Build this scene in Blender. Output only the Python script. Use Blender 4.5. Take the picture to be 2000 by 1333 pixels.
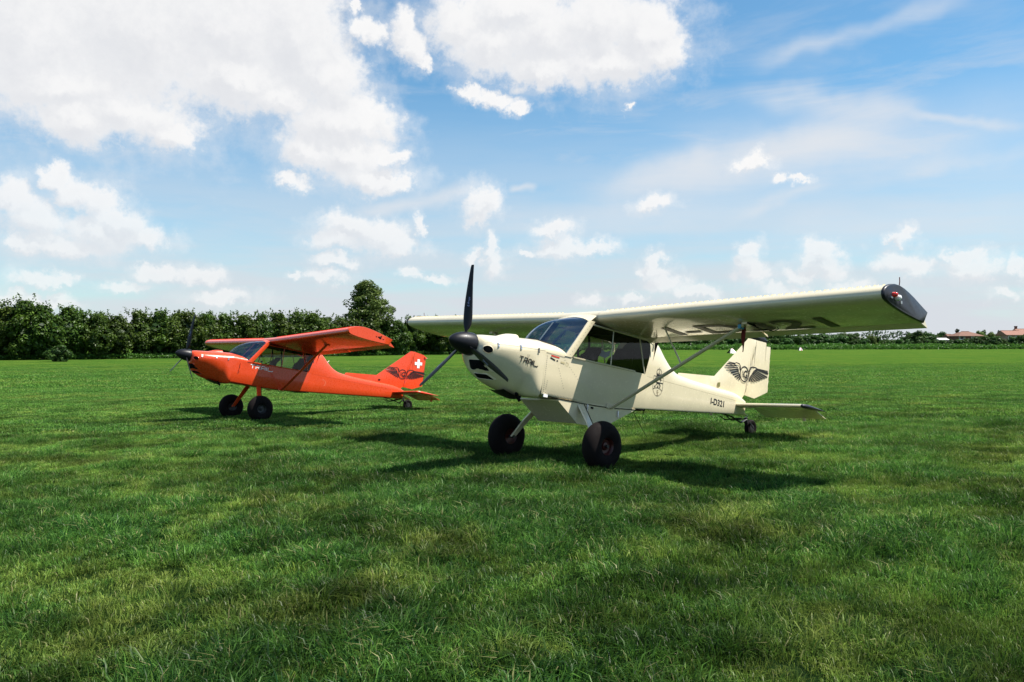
import bpy, math, random
import numpy as np
from mathutils import Matrix, Vector

# ------------------------------------------------------------------ scene, camera, sky, sun
sc = bpy.context.scene
for o in list(bpy.data.objects):
    bpy.data.objects.remove(o, do_unlink=True)
COL = sc.collection
FPX, CAMH, PIT = 1580.0, 1.5762, 0.0007       # focal length in photo pixels (2000 wide), eye height, tilt
HOR = 666.5 + FPX * PIT                        # horizon row

cam_d = bpy.data.cameras.new("camera")
cam_d.sensor_width = 36.0
cam_d.lens = FPX / 2000.0 * 36.0
cam_d.clip_start, cam_d.clip_end = 0.05, 20000
cam = bpy.data.objects.new("camera", cam_d)
cam.location = (0, 0, CAMH)
cam.rotation_euler = (math.pi / 2 + PIT, 0, 0)
COL.objects.link(cam)
sc.camera = cam

SUN_EL, SUN_AZ = math.radians(59.4), math.radians(89.5)      # azimuth clockwise from +Y
SUNV = Vector((math.cos(SUN_EL) * math.sin(SUN_AZ), math.cos(SUN_EL) * math.cos(SUN_AZ), math.sin(SUN_EL)))
sun_d = bpy.data.lights.new("sun", 'SUN')
sun_d.energy, sun_d.angle, sun_d.color = 5.0, math.radians(0.53), (1.0, 0.95, 0.86)
sun = bpy.data.objects.new("sun", sun_d)
sun.rotation_euler = (-SUNV).to_track_quat('-Z', 'Y').to_euler()
sun.location = (30, 0, 60)
COL.objects.link(sun)

sc.view_settings.view_transform = 'Standard'
sc.view_settings.look = 'None'
sc.view_settings.exposure = 1.0
sc.view_settings.gamma = 1.0
sc.view_settings.use_curve_mapping = False
sc.render.engine = 'CYCLES'
sc.cycles.max_bounces = 6
sc.cycles.diffuse_bounces = 3
sc.cycles.transparent_max_bounces = 12
sc.cycles.use_denoising = True
sc.cycles.sample_clamp_indirect = 6.0


class NT:
    """small helper that adds nodes to a tree"""
    def __init__(s, tree):
        s.t = tree; s.N = tree.nodes; s.L = tree.links
    def put(s, sock, v):
        if v is None: return
        if isinstance(v, bpy.types.NodeSocket): s.L.new(v, sock)
        else:
            try: sock.default_value = v
            except Exception:
                if isinstance(v, (int, float)): sock.default_value = (v, v, v)
                else: sock.default_value = (*v, 1.0)
    def n(s, typ, ins=(), **kw):
        nd = s.N.new(typ)
        for k, v in kw.items(): setattr(nd, k, v)
        for i, v in (ins.items() if isinstance(ins, dict) else enumerate(ins)):
            s.put(nd.inputs[i], v)
        return nd
    def m(s, op, a, b=None, c=None, clamp=False):
        nd = s.n('ShaderNodeMath', (a, b, c), operation=op); nd.use_clamp = clamp
        return nd.outputs[0]
    def v(s, op, a, b=None, c=None):
        nd = s.n('ShaderNodeVectorMath', (), operation=op)
        s.put(nd.inputs[0], a); s.put(nd.inputs[1], b)
        if c is not None: s.put(nd.inputs[2], c)
        return nd.outputs['Value'] if op in ('LENGTH', 'DOT_PRODUCT', 'DISTANCE') else nd.outputs[0]
    def mix(s, f, a, b):
        nd = s.N.new('ShaderNodeMix'); nd.data_type = 'RGBA'
        s.put(nd.inputs[0], f); s.put(nd.inputs[6], a); s.put(nd.inputs[7], b)
        return nd.outputs[2]
    def ramp(s, x, a, b, lo=0.0, hi=1.0, smooth=True):
        nd = s.N.new('ShaderNodeMapRange')
        nd.interpolation_type = 'SMOOTHSTEP' if smooth else 'LINEAR'
        s.put(nd.inputs[0], x)
        for i, v_ in zip((1, 2, 3, 4), (a, b, lo, hi)): s.put(nd.inputs[i], v_)
        return nd.outputs[0]
    def noise(s, vec, scale, detail=4, rough=0.55, dist=0.0, out='Fac', dim='3D'):
        nd = s.N.new('ShaderNodeTexNoise'); nd.noise_dimensions = dim
        if vec is not None: s.L.new(vec, nd.inputs['Vector'])
        s.put(nd.inputs['Scale'], scale); s.put(nd.inputs['Detail'], detail)
        s.put(nd.inputs['Roughness'], rough); s.put(nd.inputs['Distortion'], dist)
        return nd.outputs[out]


def pix_az_el(px, py):
    u = (px - 1000) / FPX; v = (HOR - py) / FPX
    return math.atan(u), math.atan2(v, math.sqrt(1 + u * u))


SKY_STRENGTH = 0.050
SKY_TINT = (.90, 1.42, 1.53, 1)
# cumulus puffs: centre and half-size in photo pixels, turned into directions in the sky
PUFFS = [
    (60, 70, 250, 130), (260, 60, 250, 150), (430, 60, 210, 130), (580, 80, 120, 130), (640, 150, 80, 70), (470, 160, 170, 56),
    (130, 175, 200, 60), (250, 225, 130, 48), (330, 262, 55, 28), (160, 235, 130, 45), (540, 190, 90, 34),
    (650, 235, 95, 62), (705, 235, 65, 45), (610, 285, 65, 42), (680, 300, 95, 50), (760, 305, 42, 16), (725, 345, 80, 30), (785, 352, 28, 14),
    (580, 350, 34, 17),
    (715, 55, 42, 24), (790, 55, 32, 40), (810, 95, 34, 34), (832, 125, 16, 18), (688, 5, 10, 20),
    (900, 45, 70, 62), (960, 90, 85, 62), (1060, 70, 130, 80), (1170, 50, 120, 75), (1265, 65, 70, 72), (1300, 110, 42, 42),
    (1190, 125, 130, 45), (1060, 135, 95, 36), (1000, 20, 110, 50),
    (925, 180, 24, 16), (965, 192, 48, 17), (1010, 207, 26, 13),
    (105, 345, 34, 20), (150, 372, 44, 26), (195, 398, 46, 28), (240, 430, 52, 32), (290, 460, 46, 22), (200, 450, 90, 34),
    (25, 395, 62, 38), (80, 430, 60, 36), (35, 478, 42, 16), (120, 480, 110, 22),
    (70, 548, 56, 17), (115, 555, 30, 12), (15, 585, 50, 12), (80, 590, 60, 12),
    (310, 532, 50, 18), (390, 540, 52, 18), (440, 585, 70, 14), (250, 560, 60, 12),
    (680, 440, 62, 24), (740, 458, 66, 28), (650, 468, 52, 22), (770, 482, 60, 22), (655, 510, 40, 14),
    (825, 440, 14, 22), (838, 455, 10, 14), (940, 400, 42, 30), (930, 425, 28, 14),
    (955, 480, 16, 26), (965, 515, 26, 24), (925, 500, 16, 16),
    (640, 545, 38, 13), (575, 546, 18, 9), (805, 540, 24, 10), (860, 548, 26, 10),
    (1085, 446, 42, 15), (1095, 478, 58, 20), (1165, 480, 42, 14), (1030, 488, 24, 9),
    (1278, 404, 38, 18), (1462, 320, 32, 16), (1480, 314, 20, 9), (1556, 347, 23, 6), (1229, 217, 10, 6), (1515, 350, 16, 8),
    (1288, 508, 20, 18), (1285, 530, 34, 20), (1262, 535, 20, 10), (1305, 555, 44, 20), (1370, 568, 50, 13), (1240, 578, 26, 10), (1150, 588, 24, 12),
    (1468, 488, 24, 16), (1460, 515, 22, 22), (1470, 542, 34, 22), (1620, 490, 40, 18), (1590, 510, 26, 16), (1560, 538, 34, 16), (1615, 520, 40, 30),
    (1762, 456, 17, 16), (1745, 472, 22, 12), (1755, 520, 46, 24), (1800, 530, 40, 16), (1880, 500, 40, 12), (1900, 525, 50, 20), (1985, 520, 26, 16), (1965, 570, 34, 12),
    (1660, 560, 50, 14), (1530, 570, 50, 14),
]
# long thin cirrus bands: two ends and a half-width in pixels
BANDS = [((1480, 125), (1900, -20), 17, .34), ((1280, 360), (1760, 232), 40, .55), ((1180, 385), (1420, 290), 34, .45),
         ((1460, 190), (1800, 215), 24, .4), ((1760, 220), (1990, 245), 9, .4), ((1430, 425), (1620, 350), 13, .35),
         ((1000, 375), (1060, 365), 8, .45), ((700, 415), (920, 370), 16, .5), ((1750, 345), (2050, 290), 14, .25),
         ((1150, 400), (2050, 220), 60, .26), ((1320, 250), (2080, 330), 45, .20), ((1480, 445), (2080, 420), 45, .28), ((900, 435), (1480, 425), 34, .22)]


def build_world():
    w = bpy.data.worlds.new("World"); sc.world = w; w.use_nodes = True
    T = NT(w.node_tree); T.N.clear()
    k = .485 / SKY_STRENGTH

    def field_group(puffs, nm):
        """normalised distance to the nearest puff, smooth union"""
        g = bpy.data.node_groups.new(nm, 'ShaderNodeTree')
        g.interface.new_socket("P", in_out='INPUT', socket_type='NodeSocketVector')
        g.interface.new_socket("D", in_out='OUTPUT', socket_type='NodeSocketFloat')
        G = NT(g); gi = G.N.new('NodeGroupInput'); go = G.N.new('NodeGroupOutput')
        acc = None
        for (px, py, rx, ry) in puffs:
            az, el = pix_az_el(px, py)
            sx, sy = FPX / rx * 0.93, FPX / ry * 0.93
            sx *= 1 + ((px - 1000) / FPX) ** 2
            q = G.v('MULTIPLY_ADD', gi.outputs[0], (sx, sy, 0), (-az * sx, -el * sy, 0))
            d = G.v('LENGTH', q)
            acc = d if acc is None else G.m('SMOOTH_MIN', acc, d, 0.3)
        G.L.new(acc, go.inputs[0])
        return g

    dirv = T.v('NORMALIZE', T.n('ShaderNodeTexCoord').outputs['Generated'])
    xyz = T.n('ShaderNodeSeparateXYZ', (dirv,))
    az = T.m('ARCTAN2', xyz.outputs[0], xyz.outputs[1])
    el = T.m('ARCSINE', xyz.outputs[2])
    P = T.n('ShaderNodeCombineXYZ', (az, el, 0.0)).outputs[0]
    n1 = T.v('SUBTRACT', T.noise(dirv, 13.0, 3, .6, out='Color'), (.5, .5, .5))
    sky = T.n('ShaderNodeTexSky', sky_type='NISHITA', sun_disc=False, sun_elevation=SUN_EL, sun_rotation=SUN_AZ,
              altitude=0.0, air_density=1.0, dust_density=0.3, ozone_density=1.6)
    tint = T.n('ShaderNodeMix', data_type='RGBA', blend_type='MULTIPLY')
    tint.inputs[0].default_value = 1.0
    T.L.new(sky.outputs[0], tint.inputs[6]); tint.inputs[7].default_value = SKY_TINT
    sky0 = tint.outputs[2]
    st = None
    # thin high veil: streaks that thicken towards the horizon
    rot = T.n('ShaderNodeMapping', (P,)); rot.inputs['Rotation'].default_value = (0, 0, math.radians(-17)); rot.inputs['Scale'].default_value = (2.0, 9.0, 1)
    st = T.noise(rot.outputs[0], 2.6, 6, .6, .6)
    hz = T.noise(T.v('MULTIPLY', dirv, (1, 1, 7)), 4.0, 5, .55)
    veil0 = T.m('MULTIPLY', T.ramp(st, .36, .74), T.ramp(el, .5, .12, .05, .58))
    low = T.m('MULTIPLY', T.ramp(el, .30, .0, 0.02, 1.12, smooth=False), T.ramp(hz, .25, .62, .55, 1.0))
    veil0 = T.m('MINIMUM', T.m('MAXIMUM', veil0, low), .97)
    vcol = (.715 * k, .745 * k, .805 * k, 1)

    def cloud_shade(d1, d2, med, fine):
        dd = T.m('ADD', d1, T.m('ADD', T.m('MULTIPLY_ADD', fine, .8, -.4), T.m('MULTIPLY_ADD', med, .5, -.25)))
        alpha = T.ramp(dd, 1.34, .52)
        wisp = T.m('MULTIPLY', T.ramp(T.m('ADD', d1, T.m('MULTIPLY_ADD', med, 2.0, -1.0)), 1.75, .7), .40)
        alpha = T.m('MAXIMUM', alpha, wisp)
        lit = T.ramp(T.m('ADD', T.m('SUBTRACT', d2, d1), T.m('MULTIPLY_ADD', fine, .5, -.25)), -.55, .50)
        core = T.ramp(T.m('ADD', d1, T.m('MULTIPLY_ADD', med, 1.5, -.75)), .95, .0)
        c = T.mix(lit, (.85 * k, .86 * k, .885 * k, 1), (1.02 * k, 1.01 * k, 1.0 * k, 1))
        c = T.mix(T.m('MULTIPLY', core, T.ramp(lit, 1.0, .2, .15, .65)), c, (.78 * k, .79 * k, .825 * k, 1))
        return alpha, c

    def background(puffs, bands, nm):
        veil = veil0; bsum = None
        for (a, b, wd, op) in bands:
            a0, e0 = pix_az_el(*a); a1, e1 = pix_az_el(*b)
            L = math.hypot(a1 - a0, e1 - e0); cx, sx = (a1 - a0) / L, (e1 - e0) / L
            pw = T.v('ADD', P, T.v('MULTIPLY', n1, (.05, .035, 0)))
            along = T.m('MULTIPLY_ADD', T.v('DOT_PRODUCT', pw, (cx / L * 2, sx / L * 2, 0)), 1.0, -((a0 + a1) * cx + (e0 + e1) * sx) / L)
            wr = wd / FPX
            acr = T.m('ADD', T.v('DOT_PRODUCT', pw, (-sx / wr, cx / wr, 0)), -(-(a0 + a1) / 2 * sx + (e0 + e1) / 2 * cx) / wr)
            bm = T.m('MULTIPLY', T.ramp(T.m('ABSOLUTE', along), 1.25, .5), T.ramp(T.m('ABSOLUTE', acr), 1.6, .0))
            bm = T.m('MULTIPLY', bm, T.m('MULTIPLY', T.ramp(st, .2, .62, .5, 1), min(.85, op * 1.45)))
            bsum = bm if bsum is None else T.m('SUBTRACT', T.m('ADD', bsum, bm), T.m('MULTIPLY', bsum, bm))
        base = T.mix(veil, sky0, vcol)
        if bsum is not None: base = T.mix(bsum, base, (.80 * k, .83 * k, .875 * k, 1))
        if puffs is None:                    # unseen rest of the dome: same cumulus, kept sparse to lower the fill light
            gen = T.noise(T.v('MULTIPLY', dirv, (1, 1, 1.9)), 3.4, 6, .58)
            gen2 = T.noise(T.v('MULTIPLY', T.v('ADD', dirv, (.01, 0, .02)), (1, 1, 1.9)), 3.4, 6, .58)
            d1 = T.m('MULTIPLY_ADD', gen, -7.0, 5.15); d2 = T.m('MULTIPLY_ADD', gen2, -7.0, 5.15)
            alpha, cc = cloud_shade(d1, d2, T.noise(dirv, 24.0, 3, .6), T.noise(dirv, 60.0, 3, .62))
        else:
            n2 = T.v('SUBTRACT', T.noise(dirv, 42.0, 5, .65, out='Color'), (.5, .5, .5))
            warp = T.v('ADD', T.v('MULTIPLY', n1, (.048, .034, 0)), T.v('MULTIPLY', n2, (.045, .038, 0)))
            Pw = T.v('ADD', P, warp)
            g = field_group(puffs, nm)
            f1 = T.n('ShaderNodeGroup', node_tree=g); T.L.new(Pw, f1.inputs[0])
            f2 = T.n('ShaderNodeGroup', node_tree=g); T.L.new(T.v('ADD', Pw, (.009, .014, 0)), f2.inputs[0])
            alpha, cc = cloud_shade(f1.outputs[0], f2.outputs[0], T.noise(dirv, 26.0, 5, .62), T.noise(dirv, 85.0, 6, .64))
        # distant puffs are thinned by the air
        aa = T.m('MULTIPLY', alpha, T.ramp(el, .02, .24, .62, .97))
        bg = T.n('ShaderNodeBackground', (T.mix(aa, base, cc), SKY_STRENGTH))
        return bg.outputs[0]

    # the named clouds lie in one stretch of sky; it is split into columns so that each looks up its own puffs only
    edges = [-420, 260, 620, 900, 1180, 1560, 2420]
    shader = background(None, [], "dome")
    for i in range(len(edges) - 1):
        x0, x1 = edges[i], edges[i + 1]
        sub = [p for p in PUFFS if p[0] + 2.4 * p[2] + 60 > x0 and p[0] - 2.4 * p[2] - 60 < x1]
        bnd = [q for q in BANDS if max(q[0][0], q[1][0]) + 160 > x0 and min(q[0][0], q[1][0]) - 160 < x1]
        bgc = background(sub, bnd, "cloud_field_%d" % i)
        a0, a1 = pix_az_el(x0, 600)[0], pix_az_el(x1, 600)[0]
        if i == 0: m_ = T.ramp(az, a0 - .12, a0 + .08)
        else: m_ = T.m('GREATER_THAN', az, a0)
        if i == len(edges) - 2: m2 = T.ramp(az, a1 - .08, a1 + .12, 1, 0)
        else: m2 = T.m('LESS_THAN', az, a1 + (1e-5 if i else 1e-5))
        fac = T.m('MULTIPLY', T.m('MULTIPLY', m_, m2), T.ramp(el, .42, .60, 1, 0))
        shader = T.n('ShaderNodeMixShader', (fac, shader, bgc)).outputs[0]
    out = T.N.new('ShaderNodeOutputWorld'); T.L.new(shader, out.inputs[0])
    w.cycles.sampling_method = 'NONE'


build_world()


# ------------------------------------------------------------------ helpers
def linkobj(name, me, parent=None, mats=()):
    o = bpy.data.objects.new(name, me)
    COL.objects.link(o)
    if parent is not None: o.parent = parent
    for m_ in mats if isinstance(mats, (list, tuple)) else (mats,):
        if m_ is not None and me is not None: me.materials.append(m_)
    return o


def tag(o, label=None, cat=None, group=None, kind=None):
    if label: o["label"] = label
    if cat: o["category"] = cat
    if group: o["group"] = group
    if kind: o["kind"] = kind
    return o


def fast_mesh(name, V, F, attr=None, smooth=False):
    """V (n,3), F (m,k) all faces with k corners; attr: per-point float array named rnd"""
    me = bpy.data.meshes.new(name)
    V = np.ascontiguousarray(V, dtype=np.float32); F = np.ascontiguousarray(F, dtype=np.int32)
    k = F.shape[1]
    me.vertices.add(len(V)); me.vertices.foreach_set('co', V.ravel())
    me.loops.add(F.size); me.loops.foreach_set('vertex_index', F.ravel())
    me.polygons.add(len(F)); me.polygons.foreach_set('loop_start', np.arange(0, F.size, k, dtype=np.int32))
    if smooth: me.polygons.foreach_set('use_smooth', np.ones(len(F), dtype=bool))
    me.update(calc_edges=True)
    if attr is not None:
        a = me.attributes.new('rnd', 'FLOAT', 'POINT'); a.data.foreach_set('value', np.asarray(attr, np.float32))
    return me


class MB:
    """collects shapes, builds one mesh object"""
    def __init__(s): s.v = []; s.f = []
    def add(s, vs, fs):
        b = len(s.v); s.v += [tuple(map(float, p)) for p in vs]; s.f += [tuple(i + b for i in f) for f in fs]
        return s
    def grid(s, rows, close=False, flip=False):
        """rows: list of equally long point lists"""
        n = len(rows[0]); vs = [p for r in rows for p in r]; fs = []
        for i in range(len(rows) - 1):
            for j in range(n if close else n - 1):
                a, b = i * n + j, i * n + (j + 1) % n
                q = (a, b, b + n, a + n)
                fs.append(q[::-1] if flip else q)
        return s.add(vs, fs)
    def fan(s, pts, flip=False):
        f = tuple(range(len(pts)))
        return s.add(pts, [f[::-1] if flip else f])
    def prism(s, poly, fn0, fn1):
        """polygon of 2-D points swept from fn0(p) to fn1(p)"""
        n = len(poly); a = [fn0(p) for p in poly]; b = [fn1(p) for p in poly]
        s.add(a + b, [tuple(range(n))[::-1], tuple(range(n, 2 * n))] + [(i, (i + 1) % n, (i + 1) % n + n, i + n) for i in range(n)])
        return s
    def box(s, c, h, rot=None):
        vs = [Vector((x * h[0], y * h[1], z * h[2])) for x in (-1, 1) for y in (-1, 1) for z in (-1, 1)]
        if rot is not None: vs = [rot @ v for v in vs]
        vs = [v + Vector(c) for v in vs]
        return s.add(vs, [(0, 1, 3, 2), (4, 6, 7, 5), (0, 4, 5, 1), (2, 3, 7, 6), (0, 2, 6, 4), (1, 5, 7, 3)])
    def tube(s, pts, r, n=8, ell=1.0, wide=None, cap=True):
        """round or elliptical tube along a polyline; wide = direction of the long axis"""
        P = [Vector(p) for p in pts]; rows = []
        for i, p in enumerate(P):
            t = (P[min(i + 1, len(P) - 1)] - P[max(i - 1, 0)]).normalized()
            ref = Vector(wide) if wide is not None else (Vector((0, 0, 1)) if abs(t.z) < .9 else Vector((1, 0, 0)))
            a = (ref - t * ref.dot(t)).normalized(); b = t.cross(a)
            rr = r[i] if isinstance(r, (list, tuple)) else r
            rows.append([p + a * (rr * ell * math.cos(2 * math.pi * k / n)) + b * (rr * math.sin(2 * math.pi * k / n)) for k in range(n)])
        s.grid(rows, close=True)
        if cap: s.fan(rows[0], True); s.fan(rows[-1])
        return s
    def lathe(s, prof, c, ax, n=32):
        """prof: list of (distance along the axis, radius)"""
        ax = Vector(ax).normalized(); c = Vector(c)
        a = ax.cross(Vector((0, 0, 1)) if abs(ax.z) < .9 else Vector((1, 0, 0))).normalized(); b = ax.cross(a)
        rows = [[c + ax * d + (a * math.cos(2 * math.pi * k / n) + b * math.sin(2 * math.pi * k / n)) * r for k in range(n)] for d, r in prof]
        return s.grid(rows, close=True)
    def ribbon(s, pts, w, fn, closed=False):
        """flat stroke of width w along 2-D points, put on a surface by fn"""
        P = [np.array(p, float) for p in pts]; n = len(P); L = []; R = []
        for i in range(n):
            if closed: t = P[(i + 1) % n] - P[i - 1]
            else: t = P[min(i + 1, n - 1)] - P[max(i - 1, 0)]
            t = t / (np.linalg.norm(t) + 1e-9); nn = np.array([-t[1], t[0]])
            ww = w[i] if isinstance(w, (list, tuple)) else w
            L.append(fn(P[i] + nn * ww / 2)); R.append(fn(P[i] - nn * ww / 2))
        fs = [(i, (i + 1) % n, (i + 1) % n + n, i + n) for i in range(n if closed else n - 1)]
        return s.add(L + R, fs)
    def build(s, name, mat, parent=None, smooth=None, recalc=True):
        me = bpy.data.meshes.new(name)
        me.from_pydata(s.v, [], s.f); me.update()
        import bmesh
        bm = bmesh.new(); bm.from_mesh(me)
        bmesh.ops.remove_doubles(bm, verts=bm.verts, dist=1e-5)
        if recalc: bmesh.ops.recalc_face_normals(bm, faces=bm.faces)
        bm.to_mesh(me); bm.free()
        if smooth is not None:
            me.polygons.foreach_set('use_smooth', np.ones(len(me.polygons), dtype=bool))
            me.set_sharp_from_angle(angle=math.radians(smooth))
        return linkobj(name, me, parent, mat)


def text_polys(body, height, shear=0.0, bold=0.0):
    """lettering as 2-D triangles/faces: returns verts (u, v) and faces, cap height = height, starts at u = 0"""
    cu = bpy.data.curves.new("t", 'FONT'); cu.body = body; cu.shear = shear; cu.resolution_u = 4; cu.offset = bold
    ob = bpy.data.objects.new("t", cu)
    me = bpy.data.meshes.new_from_object(ob)
    vs = np.array([tuple(v.co)[:2] for v in me.vertices]); fs = [tuple(p.vertices) for p in me.polygons]
    bpy.data.objects.remove(ob); bpy.data.curves.remove(cu); bpy.data.meshes.remove(me)
    vs[:, 0] -= vs[:, 0].min()
    h = vs[:, 1].max() - min(vs[:, 1].min(), 0)
    return vs * (height / h), fs


# ------------------------------------------------------------------ materials
def mat(name):
    m_ = bpy.data.materials.new(name); m_.use_nodes = True
    T = NT(m_.node_tree); T.N.clear()
    out = T.N.new('ShaderNodeOutputMaterial')
    return m_, T, out


def pbsdf(T, out, **kw):
    b = T.N.new('ShaderNodeBsdfPrincipled'); T.L.new(b.outputs[0], out.inputs[0])
    for k_, v_ in kw.items(): T.put(b.inputs[k_.replace('_', ' ')], v_)
    return b


def m_paint(name, col, rough=.22, coat=.7, dirt=.10, wav=.012):
    m_, T, out = mat(name)
    co = T.n('ShaderNodeTexCoord').outputs['Object']
    n_ = T.noise(co, 2.3, 5, .6); f_ = T.noise(co, 26, 4, .6)
    c2 = tuple(c * .80 for c in col)
    c = T.mix(T.m('MULTIPLY', T.ramp(n_, .42, .75), dirt * 4, clamp=True), (*col, 1), (*c2, 1))
    b = pbsdf(T, out, Base_Color=c, Roughness=T.ramp(f_, .3, .7, rough * .8, rough * 1.3), Coat_Weight=coat, Coat_Roughness=.035)
    w_ = T.noise(co, 3.1, 2, .5)
    bp_ = T.n('ShaderNodeBump', {'Strength': .25, 'Distance': wav, 'Height': w_})
    T.L.new(bp_.outputs[0], b.inputs['Normal']); T.L.new(bp_.outputs[0], b.inputs['Coat Normal'])
    return m_


def m_plain(name, col, rough=.5, metal=0.0, spec=.4, var=.15, scale=20, bump=0.0, coat=0.0):
    m_, T, out = mat(name)
    co = T.n('ShaderNodeTexCoord').outputs['Object']
    n_ = T.noise(co, scale, 5, .6)
    c = T.mix(n_, (*[x * (1 - var) for x in col], 1), (*[min(1, x * (1 + var)) for x in col], 1))
    b = pbsdf(T, out, Base_Color=c, Roughness=T.ramp(n_, .25, .75, rough * .85, min(1, rough * 1.15)), Metallic=metal, Coat_Weight=coat)
    b.inputs['Specular IOR Level'].default_value = spec
    if bump:
        bp_ = T.n('ShaderNodeBump', {'Strength': .6, 'Distance': bump, 'Height': n_})
        T.L.new(bp_.outputs[0], b.inputs['Normal'])
    return m_


def m_glass(name, tint, gloss=(.9, .9, .9), base=.05):
    m_, T, out = mat(name)
    tr = T.n('ShaderNodeBsdfTransparent', ((*tint, 1),))
    gl = T.n('ShaderNodeBsdfGlossy', {'Color': (*gloss, 1), 'Roughness': .02})
    ge = T.n('ShaderNodeNewGeometry')
    cs = T.m('ABSOLUTE', T.v('DOT_PRODUCT', ge.outputs['Incoming'], ge.outputs['Normal']))
    fr = T.m('MULTIPLY_ADD', T.m('POWER', T.m('SUBTRACT', 1.0, cs, clamp=True), 5.0), 1.0 - base, base)
    co = T.n('ShaderNodeTexCoord').outputs['Object']
    sm = T.ramp(T.noise(co, 3.0, 5, .65), .55, .85, 0, .03)
    mx = T.n('ShaderNodeMixShader', (T.m('ADD', fr, sm, clamp=True), tr.outputs[0], gl.outputs[0]))
    T.L.new(mx.outputs[0], out.inputs[0])
    return m_


def m_leaf(name, dark, light, trans=.35, tcol=None, straw=None):
    m_, T, out = mat(name)
    r = T.n('ShaderNodeAttribute', attribute_name='rnd').outputs['Fac']
    oi = T.n('ShaderNodeObjectInfo').outputs['Random']
    c = T.mix(r, (*dark, 1), (*light, 1))
    hs = T.n('ShaderNodeHueSaturation', {'Hue': T.m('MULTIPLY_ADD', oi, .03, .485), 'Saturation': 1.0, 'Value': T.m('MULTIPLY_ADD', oi, .35, .82), 'Color': c})
    d = T.n('ShaderNodeBsdfDiffuse', (hs.outputs[0],))
    t_ = T.n('ShaderNodeBsdfTranslucent', (T.mix(.5, hs.outputs[0], (*(tcol or light), 1)),))
    mx = T.n('ShaderNodeMixShader', (trans, d.outputs[0], t_.outputs[0]))
    gl = T.n('ShaderNodeBsdfGlossy', {'Color': (1, 1, 1, 1), 'Roughness': .45})
    m2 = T.n('ShaderNodeMixShader', (.014, mx.outputs[0], gl.outputs[0]))
    T.L.new(m2.outputs[0], out.inputs[0])
    return m_


MCREAM = m_paint("cream_paint", (.68, .595, .415))
MORANGE = m_paint("orange_paint", (.66, .058, .011), rough=.28, coat=.4)
MNAVY = m_plain("black_gloss", (.012, .011, .017), rough=.42, coat=.12, var=.3)
MCARB = m_plain("carbon_black", (.008, .008, .011), rough=.42, coat=.06, var=.3, scale=60, spec=.25)
MBLACK = m_plain("matt_black", (.005, .005, .0055), rough=.9, var=.3, spec=.12)
MFABRIC = m_plain("black_fabric", (.0035, .003, .0035), rough=.95, var=.4, scale=60, bump=.003, spec=.08)
MINK = m_plain("black_print", (.012, .010, .012), rough=.45, var=.2)
MWHITEPRINT = m_plain("white_print", (.85, .85, .84), rough=.4, var=.03)
MBLUEPRINT = m_plain("lavender_print", (.35, .36, .62), rough=.4, var=.1)
MBROWNPRINT = m_plain("brown_print", (.10, .055, .03), rough=.5, var=.2)
MREDPRINT = m_plain("red_print", (.62, .05, .03), rough=.45, var=.2)
MTYRE = m_plain("rubber", (.010, .0075, .0075), rough=.8, var=.35, scale=14, bump=.002, spec=.10)
MSTEEL = m_plain("steel", (.55, .55, .56), rough=.3, metal=1.0, var=.1)
MDARKSTEEL = m_plain("dark_steel", (.05, .05, .05), rough=.45, metal=.6, var=.3)
MREDRIM = m_plain("red_rim", (.045, .006, .005), rough=.4, var=.2)
MREDCLOTH = m_plain("dark_red_cloth", (.13, .012, .01), rough=.9, var=.35, scale=40)
MLAMPRED = m_plain("red_lens", (.6, .02, .01), rough=.08, coat=1.0, var=.05)
MLAMPWHITE = m_plain("clear_lens", (.85, .84, .80), rough=.08, coat=1.0, var=.05)
MSHIELD = m_glass("windshield_glass", (.58, .66, .74), (.72, .82, 1.0), .13)
MGLASS = m_glass("window_glass", (.66, .70, .68), (.8, .8, .8), .035)
MTAPE = m_plain("blue_tape", (.10, .34, .60), rough=.5, var=.1)
MOLIVE = m_plain("olive_recess", (.16, .15, .05), rough=.6, var=.3)
MSCREW = m_plain("screw_grey", (.20, .18, .15), rough=.5, metal=.4, var=.2)

# ------------------------------------------------------------------ ground
U_PORT = np.array([.656, -.755])


def ground_z(x, y):
    s = (np.asarray(x) - .5) * U_PORT[0] + (np.asarray(y) - 10.4) * U_PORT[1]
    z = .6 * np.tanh(s / 22.6)
    bump = .03 * np.sin(np.asarray(x) * .55 + 1.3) * np.sin(np.asarray(y) * .47 + .4)
    return z + bump * np.clip((np.hypot(x, y) - 22) / 30, 0, 1)


def gpix(px, py, z=None):
    """ground point under a photo pixel"""
    u = (px - 1000) / FPX; v = (HOR - py) / FPX
    d = 30.0
    for _ in range(40):
        zz = float(ground_z(u * d, d)) if z is None else z
        d = .5 * d + .5 * (zz - CAMH) / v
    return u * d, d


def at_depth(px, Y):
    x = (px - 1000) / FPX * Y
    return x, Y, float(ground_z(x, Y))


def far_palette(T, pos, dry):
    streak = T.noise(T.v('MULTIPLY', pos, (.25, 1.0, 1)), .5, 5, .65)
    tuft_ = T.noise(T.v('MULTIPLY', pos, (.6, 1.0, 1)), 2.2, 6, .7)
    cf = T.mix(T.ramp(streak, .35, .68), (.048, .118, .018, 1), (.098, .165, .024, 1))
    cf = T.mix(T.m('MULTIPLY', T.ramp(tuft_, .58, .36), .6), cf, (.026, .082, .013, 1))
    return T.mix(T.m('MULTIPLY', dry, .4), cf, (.17, .19, .035, 1))


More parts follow.
